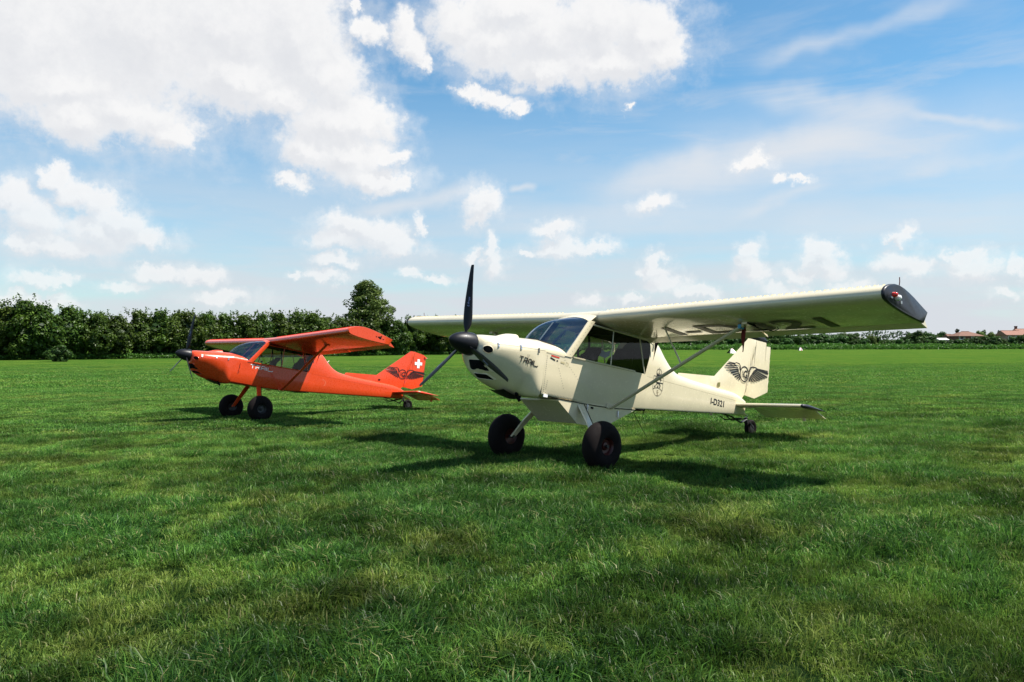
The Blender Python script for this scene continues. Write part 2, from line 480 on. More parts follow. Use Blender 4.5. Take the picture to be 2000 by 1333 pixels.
def grass_palette(T, pos):
    """patchy meadow colour at a world position"""
    big = T.noise(pos, .22, 4, .6); mid = T.noise(pos, .9, 4, .6); sm = T.noise(pos, 4.5, 3, .6)
    c = T.mix(T.ramp(big, .35, .66), (0.0226, 0.0800, 0.0130, 1), (0.0539, 0.1166, 0.0157, 1))
    c = T.mix(T.ramp(mid, .42, .60, 0, .9), c, (0.0130, 0.0592, 0.0130, 1))
    c = T.mix(T.ramp(T.noise(pos, 2.6, 3, .6), .5, .72, 0, .75), c, (0.0740, 0.1462, 0.0191, 1))
    dry = T.m('MULTIPLY', T.ramp(T.noise(T.v('ADD', pos, (17.3, 4.1, 0)), .62, 5, .72), .50, .66), T.ramp(sm, .30, .60, .2, 1))
    return c, dry, sm


def build_ground():
    ang = np.concatenate([np.linspace(-math.pi, -.85, 26), np.linspace(-.84, .84, 90), np.linspace(.85, math.pi, 26)[:-1]])
    rad = np.concatenate([np.linspace(.6, 30, 60), np.geomspace(31, 6000, 60)])
    V = [(0, 0, float(ground_z(0, 0)))]
    A, Rr = np.meshgrid(ang, rad)
    X = Rr * np.sin(A); Y = Rr * np.cos(A); Z = ground_z(X, Y)
    V = np.vstack([np.array([[0, 0, float(ground_z(0, 0))]]), np.stack([X, Y, Z], -1).reshape(-1, 3)])
    na = len(ang); F = []
    for i in range(len(rad) - 1):
        j = np.arange(na); a = 1 + i * na + j; b = 1 + i * na + (j + 1) % na
        F.append(np.stack([a, a + na, b + na, b], -1))
    F = np.vstack(F)
    me = fast_mesh("ground", V, F, smooth=True)
    import bmesh
    bm = bmesh.new(); bm.from_mesh(me); bm.verts.ensure_lookup_table()
    for j in range(na): bm.faces.new((bm.verts[0], bm.verts[1 + j], bm.verts[1 + (j + 1) % na]))
    bmesh.ops.recalc_face_normals(bm, faces=bm.faces); bm.to_mesh(me); bm.free()
    m_, T, out = mat("meadow_ground")
    pos = T.n('ShaderNodeNewGeometry').outputs['Position']
    c, dry, sm = grass_palette(T, pos)
    dist = T.v('LENGTH', T.v('MULTIPLY', pos, (1, 1, 0)))
    far = T.ramp(dist, 30, 66)
    cf = far_palette(T, pos, dry)
    cn = T.mix(.85, c, (.006, .010, .004, 1))
    col = T.mix(far, cn, T.v('MULTIPLY', cf, (.80, .80, .80)))
    b = pbsdf(T, out, Base_Color=col, Roughness=.95)
    b.inputs['Specular IOR Level'].default_value = 0.0
    bp_ = T.n('ShaderNodeBump', {'Strength': 1.0, 'Distance': .16, 'Height': T.noise(T.v('MULTIPLY', pos, (.7, 1, 1)), 5.0, 5, .7)})
    T.L.new(bp_.outputs[0], b.inputs['Normal'])
    g = linkobj("ground", me, None, m_)
    tag(g, "wide level meadow of short green grass under the aircraft", "ground", kind="structure")
    return g


GROUND = build_ground()


# ------------------------------------------------------------------ grass
def vnoise(x, y, seed=0):
    """smooth value noise, 0..1"""
    rs = np.random.RandomState(seed); tab = rs.rand(256, 256)
    xi = np.floor(x).astype(int); yi = np.floor(y).astype(int); fx = x - xi; fy = y - yi
    fx = fx * fx * (3 - 2 * fx); fy = fy * fy * (3 - 2 * fy)
    g = lambda a, b: tab[a % 256, b % 256]
    return (g(xi, yi) * (1 - fx) + g(xi + 1, yi) * fx) * (1 - fy) + (g(xi, yi + 1) * (1 - fx) + g(xi + 1, yi + 1) * fx) * fy


def tuft(rs, n, rad, h, w, lean):
    a = rs.rand(n) * 2 * np.pi; r = rad * np.sqrt(rs.rand(n))
    bx, by = r * np.cos(a), r * np.sin(a)
    hh = h * (.45 + .75 * rs.rand(n)) * (1 - .35 * (r / rad) ** 2)
    la = a + rs.randn(n) * 1.1; ll = hh * lean * (.2 + rs.rand(n) * 1.1)
    fa = rs.rand(n) * np.pi; ww = w * (.6 + .8 * rs.rand(n)) / 2
    wx, wy = np.cos(fa) * ww, np.sin(fa) * ww
    dx, dy = np.cos(la) * ll, np.sin(la) * ll
    b = np.stack([bx, by, -.012 * np.ones(n)], -1)
    m = np.stack([bx + dx * .35, by + dy * .35, hh * .62], -1)
    t = np.stack([bx + dx, by + dy, hh * np.maximum(.45, 1 - .22 * (ll / hh) ** 2)], -1)
    wv = np.stack([wx, wy, np.zeros(n)], -1)
    V = np.stack([b - wv, b + wv, m - wv * .8, m + wv * .8, t], 1).reshape(-1, 3)
    k = np.arange(n)[:, None] * 5
    F = (k[:, None, :] + np.array([[0, 1, 3], [0, 3, 2], [2, 3, 4]])[None]).reshape(-1, 3)
    return V, F, np.repeat(rs.rand(n), 5)


def build_grass():
    rs = np.random.RandomState(5)
    kinds = []
    for i in range(4): kinds.append(tuft(rs, 84, .115, .068, .0054, 1.15))
    for i in range(2): kinds.append(tuft(rs, 92, .13, .105, .0056, 1.15))       # longer, lush
    for i in range(2): kinds.append(tuft(rs, 55, .13, .110, .0034, 1.0))      # thin dry stems
    for i in range(3): kinds.append(tuft(rs, 130, .34, .072, .014, 1.1))       # middle distance
    for i in range(3): kinds.append(tuft(rs, 120, .9, .085, .036, 1.1))         # far
    V, F, A, K = [], [], [], []; off = 0
    for i, (v, f, a) in enumerate(kinds):
        V.append(v); F.append(f + off); A.append(a); K.append(np.full(len(v), i)); off += len(v)
    nb = off

    def scatter(d0, d1, dens):
        # a strip wider than the view on both sides, so that a step aside still finds grass
        hw = lambda q: .69 * q + 5.0
        n = int(dens * (.69 * (d1 * d1 - d0 * d0) + 10.0 * (d1 - d0)))
        yc = np.linspace(d0, d1, 400); cdf = np.cumsum(hw(yc)); cdf = (cdf - cdf[0]) / (cdf[-1] - cdf[0])
        y = np.interp(rs.rand(n), cdf, yc); x = (rs.rand(n) * 2 - 1) * hw(y)
        return x, y
    PX, PY, PI, PS = [], [], [], []
    x, y = scatter(.4, 15.5, 135)
    nz = vnoise(x * 1.3, y * 1.3, 1) * .6 + vnoise(x * 3.5, y * 3.5, 2) * .4
    dryz = vnoise(x * .7 + 31, y * .7, 3) * .6 + vnoise(x * 2.1, y * 2.1 + 7, 4) * .4
    t0 = vnoise(x * .45, y * .45, 21) * .42 + vnoise(x * 1.5 + 9, y * 1.5, 22) * .34 + vnoise(x * 4.5, y * 4.5 + 5, 23) * .24
    nz = np.clip(.5 + (.5 - t0) * 1.9 + .12 * rs.randn(len(x)), 0, 1)
    u = rs.rand(len(x))
    idx = rs.randint(0, 4, len(x)); lush = (nz > .58) & (u < .6); idx[lush] = 4 + rs.randint(0, 2, lush.sum())
    st = (dryz > .52) & (u > .66); idx[st] = 6 + rs.randint(0, 2, st.sum())
    PX.append(x); PY.append(y); PI.append(idx); PS.append((.50 + .85 * nz) * (.8 + .4 * rs.rand(len(x))))
    x, y = scatter(14.5, 36, 17)
    nz = vnoise(x * .8, y * .8, 1)
    PX.append(x); PY.append(y); PI.append(8 + rs.randint(0, 3, len(x))); PS.append(.7 + .55 * nz)
    x, y = scatter(34, 80, 3.2)
    nz = vnoise(x * .4, y * .4, 1)
    PX.append(x); PY.append(y); PI.append(11 + rs.randint(0, 3, len(x))); PS.append((.75 + .5 * nz) * np.clip((82 - y) / 30, .12, 1))
    PX, PY, PI, PS = map(np.concatenate, (PX, PY, PI, PS))
    Pts = np.stack([PX, PY, ground_z(PX, PY)], -1)
    V = np.vstack(V + [Pts]); F = np.vstack(F); npt = len(Pts)
    me = fast_mesh("grass", V, F, attr=np.concatenate(A + [rs.rand(npt)]))

    def attr(nm, typ, data):
        a = me.attributes.new(nm, typ, 'POINT'); a.data.foreach_set('value', data)
    attr('kind_i', 'INT', np.concatenate(K + [np.full(npt, -1)]).astype(np.int32))
    attr('pick', 'INT', np.concatenate([np.zeros(nb), PI]).astype(np.int32))
    attr('scl', 'FLOAT', np.concatenate([np.ones(nb), PS]).astype(np.float32))
    tn = vnoise(PX * .45, PY * .45, 21) * .42 + vnoise(PX * 1.5 + 9, PY * 1.5, 22) * .34 + vnoise(PX * 4.5, PY * 4.5 + 5, 23) * .24
    tn = np.clip((tn - .5) * 3.1 + .5 + .24 * rs.randn(npt), 0, 1)
    attr('tone', 'FLOAT', np.concatenate([np.zeros(nb), tn]).astype(np.float32))
    attr('rotz', 'FLOAT', np.concatenate([np.zeros(nb), rs.rand(npt) * 6.283]).astype(np.float32))

    m_, T, out = mat("grass_blades")
    pos = T.n('ShaderNodeNewGeometry').outputs['Position']
    c, dry, sm = grass_palette(T, pos)
    r = T.n('ShaderNodeAttribute', attribute_name='rnd').outputs['Fac']
    dist = T.v('LENGTH', T.v('MULTIPLY', pos, (1, 1, 0)))
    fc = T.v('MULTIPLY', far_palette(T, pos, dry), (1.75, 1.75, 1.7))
    tone = T.n('ShaderNodeAttribute', attribute_name='tone', attribute_type='INSTANCER').outputs['Fac']
    c = T.mix(T.ramp(tone, .52, .08, 0, .9), c, (.010, .044, .010, 1))
    c = T.mix(T.ramp(tone, .55, 1.0, 0, .9), c, (.165, .210, .030, 1))
    c = T.mix(T.ramp(dist, 4, 36, 0, .92), c, fc)  # blades blend into a brightened colour further out
    c = T.mix(T.ramp(r, .35, 1, 0, .75, smooth=False), c, (.115, .245, .034, 1))
    c = T.mix(T.ramp(r, .45, 0, 0, .85), c, (.008, .038, .009, 1))
    c = T.mix(T.m('MULTIPLY', dry, T.ramp(r, .15, .6, .2, .95)), c, (.205, .245, .042, 1))
    c = T.mix(T.m('GREATER_THAN', r, .982), c, (0.2436, 0.2349, 0.0870, 1))
    bt = T.ramp(dist, 3, 13, 1.05, 1.32)  # painted brightness gradient: blades lighten with distance from the camera
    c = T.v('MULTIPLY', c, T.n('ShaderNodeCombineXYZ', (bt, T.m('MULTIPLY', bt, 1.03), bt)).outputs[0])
    # lush and starved patches of the sward
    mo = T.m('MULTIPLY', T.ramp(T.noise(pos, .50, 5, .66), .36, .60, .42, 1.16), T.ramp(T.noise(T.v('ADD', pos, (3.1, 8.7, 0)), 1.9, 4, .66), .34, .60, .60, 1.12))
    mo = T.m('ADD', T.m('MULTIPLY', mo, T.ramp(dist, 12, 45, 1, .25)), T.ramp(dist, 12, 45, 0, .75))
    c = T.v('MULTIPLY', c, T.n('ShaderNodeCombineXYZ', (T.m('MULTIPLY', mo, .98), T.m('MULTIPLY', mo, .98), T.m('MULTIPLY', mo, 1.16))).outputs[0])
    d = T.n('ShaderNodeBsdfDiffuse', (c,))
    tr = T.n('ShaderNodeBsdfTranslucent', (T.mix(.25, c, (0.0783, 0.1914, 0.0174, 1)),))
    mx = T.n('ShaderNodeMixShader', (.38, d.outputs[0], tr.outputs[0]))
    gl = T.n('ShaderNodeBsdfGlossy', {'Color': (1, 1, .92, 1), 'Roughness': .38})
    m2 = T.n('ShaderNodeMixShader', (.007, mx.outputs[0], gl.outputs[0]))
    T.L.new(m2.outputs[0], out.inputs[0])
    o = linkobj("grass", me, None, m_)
    tag(o, "short tufted green grass with yellow dry patches covering the meadow", "grass", kind="stuff")

    ng = bpy.data.node_groups.new("grass_scatter", 'GeometryNodeTree')
    ng.interface.new_socket("Geometry", in_out='INPUT', socket_type='NodeSocketGeometry')
    ng.interface.new_socket("Geometry", in_out='OUTPUT', socket_type='NodeSocketGeometry')
    N, L = ng.nodes, ng.links
    gi, go = N.new('NodeGroupInput'), N.new('NodeGroupOutput')

    def named(nm, typ):
        q = N.new('GeometryNodeInputNamedAttribute'); q.data_type = typ; q.inputs[0].default_value = nm
        return q.outputs['Attribute']
    kind = named('kind_i', 'INT')

    def sep(k):
        cmpn = N.new('FunctionNodeCompare'); cmpn.data_type = 'INT'; cmpn.operation = 'EQUAL'
        L.new(kind, cmpn.inputs[2]); cmpn.inputs[3].default_value = k
        s_ = N.new('GeometryNodeSeparateGeometry'); s_.domain = 'POINT'
        L.new(gi.outputs[0], s_.inputs[0]); L.new(cmpn.outputs[0], s_.inputs[1])
        return s_.outputs[0]
    g2i = N.new('GeometryNodeGeometryToInstance')
    for k in reversed(range(len(kinds))): L.new(sep(k), g2i.inputs[0])
    iop = N.new('GeometryNodeInstanceOnPoints')
    L.new(sep(-1), iop.inputs['Points']); L.new(g2i.outputs[0], iop.inputs['Instance'])
    iop.inputs['Pick Instance'].default_value = True
    L.new(named('pick', 'INT'), iop.inputs['Instance Index'])
    cx = N.new('ShaderNodeCombineXYZ'); L.new(named('rotz', 'FLOAT'), cx.inputs[2])
    e2r = N.new('FunctionNodeEulerToRotation'); L.new(cx.outputs[0], e2r.inputs[0])
    L.new(e2r.outputs[0], iop.inputs['Rotation'])
    L.new(named('scl', 'FLOAT'), iop.inputs['Scale'])
    L.new(iop.outputs[0], go.inputs[0])
    md = o.modifiers.new("scatter", 'NODES'); md.node_group = ng
    return o


GRASS = build_grass()


# ------------------------------------------------------------------ light aircraft
# body axes: x to the nose, y to the left wing, z up; origin on the ground between the main wheels
HW = .355                                            # half width of the cabin
COWL = np.array([  # x, bottom, top, half width, widest z, exponent above, exponent below
    [.665, .775, 1.512, .355, 1.345, 2.2, 9.0], [.80, .772, 1.498, .354, 1.325, 2.2, 3.4], [1.0, .79, 1.475, .345, 1.29, 2.2, 2.05],
    [1.2, .83, 1.45, .328, 1.27, 2.2, 1.65], [1.35, .88, 1.432, .303, 1.26, 2.2, 1.62], [1.46, .945, 1.417, .266, 1.255, 2.1, 1.75],
    [1.53, 1.03, 1.40, .207, 1.25, 2.1, 1.9], [1.56, 1.10, 1.385, .15, 1.26, 2.0, 2.0]])


def smooth_interp(x, tx, ty):
    """monotone-ish cubic through a table (finite-difference tangents)"""
    x = float(min(max(x, tx[0]), tx[-1])); i = min(max(int(np.searchsorted(tx, x)) - 1, 0), len(tx) - 2)
    d = np.diff(ty) / np.diff(tx)
    m_ = np.concatenate([[d[0]], (d[:-1] + d[1:]) / 2, [d[-1]]])
    h = tx[i + 1] - tx[i]; t = (x - tx[i]) / h
    return ((2 * t**3 - 3 * t**2 + 1) * ty[i] + (t**3 - 2 * t**2 + t) * h * m_[i] + (-2 * t**3 + 3 * t**2) * ty[i + 1] + (t**3 - t**2) * h * m_[i + 1])


def cowl_at(x): return [smooth_interp(x, COWL[:, 0], COWL[:, k]) for k in range(1, 7)]


def cowl_y(x, z):
    zb, zt, w, zc, nu, nl = cowl_at(x)
    t = (z - zc) / (zt - zc) if z > zc else (zc - z) / (zc - zb); n = nu if z > zc else nl
    return w * max(0.0, 1 - min(1, abs(t)) ** n) ** (1 / n)


def cowl_ring(x, n=96):
    zb, zt, w, zc, nu, nl = cowl_at(x); out = []
    for k in range(n):
        a = 2 * math.pi * k / n; c, s = math.cos(a), math.sin(a)
        e = nu if s >= 0 else nl; h = (zt - zc) if s >= 0 else (zc - zb)
        out.append((x, w * math.copysign(abs(c) ** (2 / e), c), zc + h * math.copysign(abs(s) ** (2 / e), s)))
    return out


def tail_w(x): return float(np.interp(-x, [1.0, 1.24, 3.88, 4.25], [.355, .355, .10, .03]))
def tail_zb(x): return float(np.interp(-x, [0, .6, 3.9, 4.3], [.815, .82, 1.125, 1.17]))
def tail_zt(x): return smooth_interp(-x, np.array([1.1, 1.35, 1.55, 1.78, 2.0, 2.15, 2.35, 3.35, 4.0, 4.3]), np.array([1.935, 1.925, 1.90, 1.745, 1.60, 1.54, 1.515, 1.485, 1.46, 1.38]))


SEAM = 1.345
WS_Y = np.array([0, .1, .2, .28, .33, .355]); WS_X = np.array([.69, .662, .565, .44, .36, .325])


def ws_base_x(y): return float(np.interp(abs(y), WS_Y, WS_X))


DIH = .0244
# wing section at the tip (x, z); the root is lower by the dihedral
W_UP = [(-.160, 2.038), (-.166, 2.066), (-.182, 2.092), (-.206, 2.112), (-.245, 2.134), (-.306, 2.158), (-.39, 2.178), (-.487, 2.186), (-.60, 2.180), (-.718, 2.163), (-.85, 2.137), (-.974, 2.106), (-1.105, 2.070)]
W_LO = [(-1.105, 1.938), (-.974, 1.935), (-.85, 1.936), (-.718, 1.938), (-.60, 1.942), (-.487, 1.949), (-.39, 1.957), (-.306, 1.967), (-.245, 1.977), (-.206, 1.988), (-.182, 2.000), (-.166, 2.018)]
WING_B = 4.03


def wing_z(y, z): return z - DIH * (WING_B - max(abs(y), .0))


def build_aircraft(orange, loc, yaw, pitch, roll, prop_phase, label):
    P = MORANGE if orange else MCREAM
    TIP = MORANGE if orange else MNAVY
    INK = MINK
    root = bpy.data.objects.new("light_aircraft", None); COL.objects.link(root)
    root.empty_display_size = .5
    cy, sy = math.cos(yaw), math.sin(yaw)
    Rz = Matrix(((cy, -sy, 0), (sy, cy, 0), (0, 0, 1)))
    Ry = Matrix(((math.cos(pitch), 0, -math.sin(pitch)), (0, 1, 0), (math.sin(pitch), 0, math.cos(pitch))))
    Rx = Matrix(((1, 0, 0), (0, math.cos(roll), -math.sin(roll)), (0, math.sin(roll), math.cos(roll))))
    RB = Rz @ Ry @ Rx
    root.matrix_world = Matrix.Translation(loc) @ RB.to_4x4()
    tag(root, label, "aircraft")
    xw = 1.06 if orange else 1.0                       # the orange wing is a little deeper
    WX = lambda x: -.62 + (x + .62) * xw

    # ---- fuselage: cabin tub, deck in front of the windshield, tail cone
    b = MB()
    rows = []
    for x in np.linspace(.668, -1.30, 22):
        zb = tail_zb(x) if x < 0 else .815
        zt = float(np.interp(-x, [-.66, -.33, 1.3], [1.352, 1.348, 1.372]))
        half = [(HW, zt), (HW + .001, (zt + zb) / 2), (HW, zb + .03), (HW - .009, zb + .009), (HW - .03, zb), (0, zb - .004)]
        rows.append([(x, y, z) for y, z in half] + [(x, -y, z) for y, z in half[-2::-1]])
    b.grid(rows)
    rows = []
    for k in range(41):                                # deck: strips that end at the windshield foot
        a = math.pi * k / 40; c, s = math.cos(a), math.sin(a)
        zb, zt, w, zc, nu, nl = cowl_at(.665)
        y = HW * math.copysign(abs(c) ** (2 / 2.2), c); z = 1.345 + (1.512 - 1.345) * abs(s) ** (2 / 2.2)
        x1 = ws_base_x(y) - .02
        rows.append([(.668 + (x1 - .668) * t, y, z - .008 * t * abs(s)) for t in np.linspace(0, 1, 6)])
    b.grid(rows)
    rows = []
    for x in np.concatenate([np.linspace(-1.24, -2.4, 26), np.linspace(-2.55, -4.27, 16)]):
        w, zb, zt = tail_w(x), tail_zb(x), tail_zt(x); a = zt - SEAM
        r = min(.03, w * .4)
        half = [(0, zb - .004), (w - r, zb), (w - r * .3, zb + r * .3), (w, zb + r), (w, zb + (SEAM - zb) * .5), (w, SEAM - .002)]
        half += [(w - .0035, SEAM), (w, SEAM + .003)]
        e = 3.2
        for k in range(1, 15):
            q = math.pi / 2 * k / 14
            half.append((w * abs(math.cos(q)) ** (2 / e), SEAM + .003 + (a - .003) * math.sin(q) ** (2 / e)))
        shear = .29 * max(0.0, 1 - (-x - 1.24) / .7)
        pts = [(x - shear * max(0, z - 1.37), y, z) for y, z in half]
        rows.append(pts + [(p[0], -p[1], p[2]) for p in pts[-2:0:-1]])
    b.grid(rows, close=True); b.fan(rows[-1])
    fus = b.build("fuselage", P, root, smooth=32)

    # ---- belly pod and a black tube added for the dark gap line above it
    if not orange:
        b = MB()
        poly = [(.356, .80), (.356, .78), (-.016, .543), (-.49, .540), (-1.11, .853), (-1.11, .87), (-.3, .83)]
        b.prism(poly, lambda p: (p[0], HW + .001, p[1]), lambda p: (p[0], -HW - .001, p[1]))
        b.build("belly_pod", P, root, smooth=20)
        b = MB().tube([(.64, HW + .002, .823), (.415, HW + .002, .808), (.03, HW + .003, .806), (-.3, HW + .004, .810), (-.62, HW + .006, .818), (-1.11, HW + .003, .858)], .0055, 6)
        b.build("pod_gap_line", MBLACK, root)
        for (x, z) in ((-.16, .775), (-.76, .77)):
            q = MB().tube([(x, HW + .012, z + .03), (x - .004, HW + .014, z - .03)], .012, 8).tube([(x - .004, HW + .014, z - .03), (x - .006, HW + .014, z - .055)], .009, 8)
            q.build("drain_valve", MSTEEL, root, smooth=30)
        MB().box((-.255, HW + .004, .775), (.022, .004, .012)).build("data_plate", MBLACK, root)
        MB().box((.60, HW + .006, .815), (.035, .006, .018)).build("step_bracket", MWHITEPRINT, root)

    # ---- rivets along the firewall and the longeron (raised dots)
    b = MB()
    for (x0, z0, x1, z1, n) in ((.635, .86, .64, 1.30, 18), (.60, .852, .05, .838, 22), (.60, .90, .59, 1.0, 5), (.33, 1.30, .07, 1.10, 9), (.42, 1.18, .30, .95, 9)):
        for k in range(n):
            t = k / (n - 1); x, z = x0 + (x1 - x0) * t, z0 + (z1 - z0) * t
            ring = [(x + .0055 * math.cos(q), HW + .0025, z + .0055 * math.sin(q)) for q in np.linspace(0, 2 * math.pi, 7)[:-1]]
            b.fan(ring)
    rv = b.build("rivets", MSCREW if not orange else MORANGE, fus); rv["kind"] = "stuff"

    # ---- cowling
    b = MB()
    xs = np.concatenate([np.linspace(.667, 1.3, 24), np.linspace(1.315, 1.535, 26), [1.54, 1.545, 1.55, 1.555, 1.56]])
    rows = [cowl_ring(x) for x in xs]
    b.grid(rows, close=True); b.fan(rows[-1])
    cowl = b.build("cowling", P, root, smooth=40)
    # seam between the upper and lower half
    b = MB(); pl, pr = [], []
    for x in np.linspace(.68, 1.535, 26):
        z = float(np.interp(x, [.68, 1.18, 1.39, 1.54], [1.356, 1.33, 1.315, 1.315]))
        pl.append((x, cowl_y(x, z) + .0012, z)); pr.append((x, -cowl_y(x, z) - .0012, z))
    for q in (pl, pr):
        b.grid([[(x, y, z + .0016) for x, y, z in q], [(x, y, z - .0016) for x, y, z in q]])
    b.build("cowl_seam", MSCREW, cowl)
    for (x, z) in ((1.378, 1.31), (1.064, 1.335), (.79, 1.342)):
        for sd in (1, -1):
            y = cowl_y(x, z); t = Vector((0, cowl_y(x, z + .03) - cowl_y(x, z - .03), .06)).normalized()
            c = Vector((x, y, z)); q = MB(); rows = []
            for (d, hw, o) in ((-.032, .011, .002), (-.03, .012, .007), (-.004, .012, .007), (0, .012, .004), (.004, .012, .008), (.03, .012, .008), (.032, .011, .002)):
                p = c + t * d
                rows.append([(p.x + hw * s_, (p.y + o) * sd, p.z) for s_ in (-1, 1)])
            q.grid(rows).build("latch", MSTEEL, cowl)
    # air openings: lip and a black disc for the shade inside, sitting on the nose surface
    def mouth(name, uv, surf, nrm, lift=.005):
        """rounded opening on the nose: a raised lip round a black disc that paints its inner shade; uv outline, surf puts it on the skin"""
        uv = np.array(uv); c = uv.mean(0); nrm = Vector(nrm).normalized()
        at_ = lambda k_, h: [Vector(surf(*(c + (p - c) * k_))) + nrm * h for p in uv]
        q = MB(); q.grid([at_(1.20, -.004), at_(1.10, lift + .003), at_(1.02, lift + .005), at_(.97, lift - .002)], close=True)
        o_ = q.build(name, P, cowl, smooth=50)
        d_ = MB(); d_.grid([at_(1.0, lift), at_(.75, lift), at_(.5, lift), at_(.25, lift), at_(.02, lift)], close=True)
        d_.build("mouth_shade_disc", MBLACK, o_)
    for sd in (1, -1):
        ov = [(1.488 + .046 * math.cos(a), 1.232 + .042 * math.sin(a) + .006 * math.cos(a)) for a in np.linspace(0, 2 * math.pi, 25)[:-1]]
        mouth("air_intake", ov, lambda x, z: (x, sd * cowl_y(min(x, 1.556), z), z), (.6, .8 * sd, 0))

    def chin_x(y, z):
        lo, hi = .7, 1.56
        for _ in range(30):
            md = (lo + hi) / 2
            zb, zt, w, zc, nu, nl = cowl_at(md)
            if z > zb and abs(y) < cowl_y(md, z): lo = md
            else: hi = md
        return lo
    def rrect(y0, y1, z0, z1, r=.02, n=4):
        pts = []
        for (cx, cz, a0) in ((y1 - r, z1 - r, 0), (y0 + r, z1 - r, 90), (y0 + r, z0 + r, 180), (y1 - r, z0 + r, 270)):
            for k in range(n + 1):
                a = math.radians(a0 + 90 * k / n); pts.append((cx + r * math.cos(a), cz + r * math.sin(a)))
        return pts
    mouth("chin_intake", rrect(.0, .185, .992, 1.104), lambda y, z: (chin_x(y, z), y, z), (.85, .2, -.4), .009)
    mouth("oil_cooler_intake", rrect(.022, .140, .910, .960, .012), lambda y, z: (chin_x(y, z), y, z), (.7, .1, -.7), .009)
    # rear-facing scoop on top, cooling slot, exhaust
    b = MB(); rows = []
    for i, t in enumerate(np.linspace(0, 1, 9)):
        x = 1.20 - .38 * t; hgt = .062 * math.sin(min(1, t * 1.25) * math.pi / 2) ** 1.3; hw = .05 + .05 * t
        rows.append([(x, -.10 + hw * math.cos(a), cowl_at(x)[1] - .022 + (hgt + .012) * math.sin(a)) for a in np.linspace(0, math.pi, 13)])
    b.grid(rows); sco = b.build("cowl_scoop", P, cowl, smooth=40)
    b = MB(); b.fan([(p[0] + .015, -.10 + (p[1] + .10) * .86, p[2] - .007) for p in rows[-1]]); b.build("scoop_mouth", MBLACK, sco)
    b = MB(); rows = []
    for t in np.linspace(0, 1, 6):
        x = 1.10 - .30 * t; zb = cowl_at(x)[0]
        rows.append([(x, y, zb - .006 - .035 * t + .02 * (y / .16) ** 2) for y in np.linspace(-.17, .15, 7)])
    b.grid(rows); b.grid([[(p[0], p[1], p[2] + .03) for p in rows[-1]], rows[-1]])
    b.build("cooling_flap", MDARKSTEEL, cowl)
    MB().tube([(.88, .13, .82), (.845, .13, .765), (.80, .13, .715)], .021, 10).build("exhaust_pipe", MBLACK, cowl, smooth=40)

    # ---- spinner and propeller
    HX, HZ = 1.654, 1.2817
    sp = MB(); L_ = 1.89 - 1.562
    prof = [(0, .0), (0, .136)] + [(L_ * t, .138 * (1 - t ** 2.1) ** .62) for t in np.linspace(0.02, .985, 16)] + [(L_, .004)]
    sp.lathe(prof, (1.562, 0, HZ), (1, 0, .03), 36)
    spn = sp.build("spinner", MCARB, root, smooth=50)
    for i in range(3):
        a = prop_phase + i * 2 * math.pi / 3
        er = Vector((0, math.sin(a), math.cos(a))); et = Vector((0, math.cos(a), -math.sin(a))); ex = Vector((1, 0, 0))
        b = MB(); rows = []
        RR = .955
        tab_r = [.12, .155, .19, .24, .32, .45, .60, .75, .88, .95, .985, 1.0]
        tab_c = [.035, .036, .070, .098, .112, .108, .094, .077, .060, .050, .044, .036]
        tab_s = [.0, .0, .006, .008, .006, .0, -.004, -.006, -.004, -.002, 0, .002]
        for r, c, s_ in zip(tab_r, tab_c, tab_s):
            rr = r * RR; beta = math.radians(42 - 26 * min(1, (r - .1) / .7)); th = .030 * (1 - r) + .007
            ch = et * math.cos(beta) - ex * math.sin(beta); nn = ex * math.cos(beta) + et * math.sin(beta)
            o_ = Vector((HX, 0, HZ)) + er * rr + ch * s_
            if r < .17: th = c * .8
            ring = []
            for k in range(14):
                q = 2 * math.pi * k / 14
                ring.append(o_ + ch * (c / 2 * math.cos(q)) + nn * (th / 2 * math.sin(q) * (1 + .25 * math.cos(q))))
            rows.append(ring)
        b.grid(rows, close=True); b.fan(rows[-1])
        bl = b.build("propeller_blade", MCARB, root, smooth=60)
        vs, fs = text_polys("E-Props", .034, .25)
        r0 = .46 * RR
        beta = math.radians(42 - 26 * .62); ch = et * math.cos(beta) - ex * math.sin(beta); nn = ex * math.cos(beta) + et * math.sin(beta)
        b = MB(); b.add([Vector((HX, 0, HZ)) + er * (r0 + u) - ch * (v - .016) + nn * .0145 for u, v in vs], fs)
        b.build("blade_lettering", MBLUEPRINT, bl, recalc=False)

    # ---- windshield
    def ws_pt(u, v):
        y0 = u * HW; x0 = ws_base_x(y0) - .012
        cc = min(1.0, abs(y0) / HW); a = math.acos(cc ** 1.1)
        z0 = 1.345 + .167 * math.sin(a) ** (2 / 2.2) - .006
        k = 1 - u * u
        xt, zt, yt = -.055 - .035 * k, 1.872 + .075 * k ** .8, u * .335
        f = math.sin(math.pi * v ** .85) * .105 * k ** .8
        return (x0 + (xt - x0) * v + f * .75, y0 + (yt - y0) * v, z0 + (zt - z0) * v + f * .62)
    b = MB(); b.grid([[ws_pt(u, v) for u in np.linspace(-1, 1, 33)] for v in np.linspace(0, 1, 17)])
    b.build("windshield", MSHIELD, root, smooth=60)
    b = MB(); b.grid([[ws_pt(u, v) for u in np.linspace(-1, 1, 33)] for v in (0, .022)])
    b.build("windshield_seal", MINK, root, smooth=60)
    b = MB()                                           # glare shield below the glass
    b.grid([[(ws_base_x(u * .34) * (1 - t) + .16 * t - .03, u * .34, ws_pt(u, 0)[2] - .03 - .02 * t) for u in np.linspace(-1, 1, 15)] for t in (0, .5, 1)])
    b.grid([[(.14, u * .34, ws_pt(u, 0)[2] - .05 - d) for u in np.linspace(-1, 1, 15)] for d in (0, .22)])
    b.build("instrument_panel", MBLACK, root)
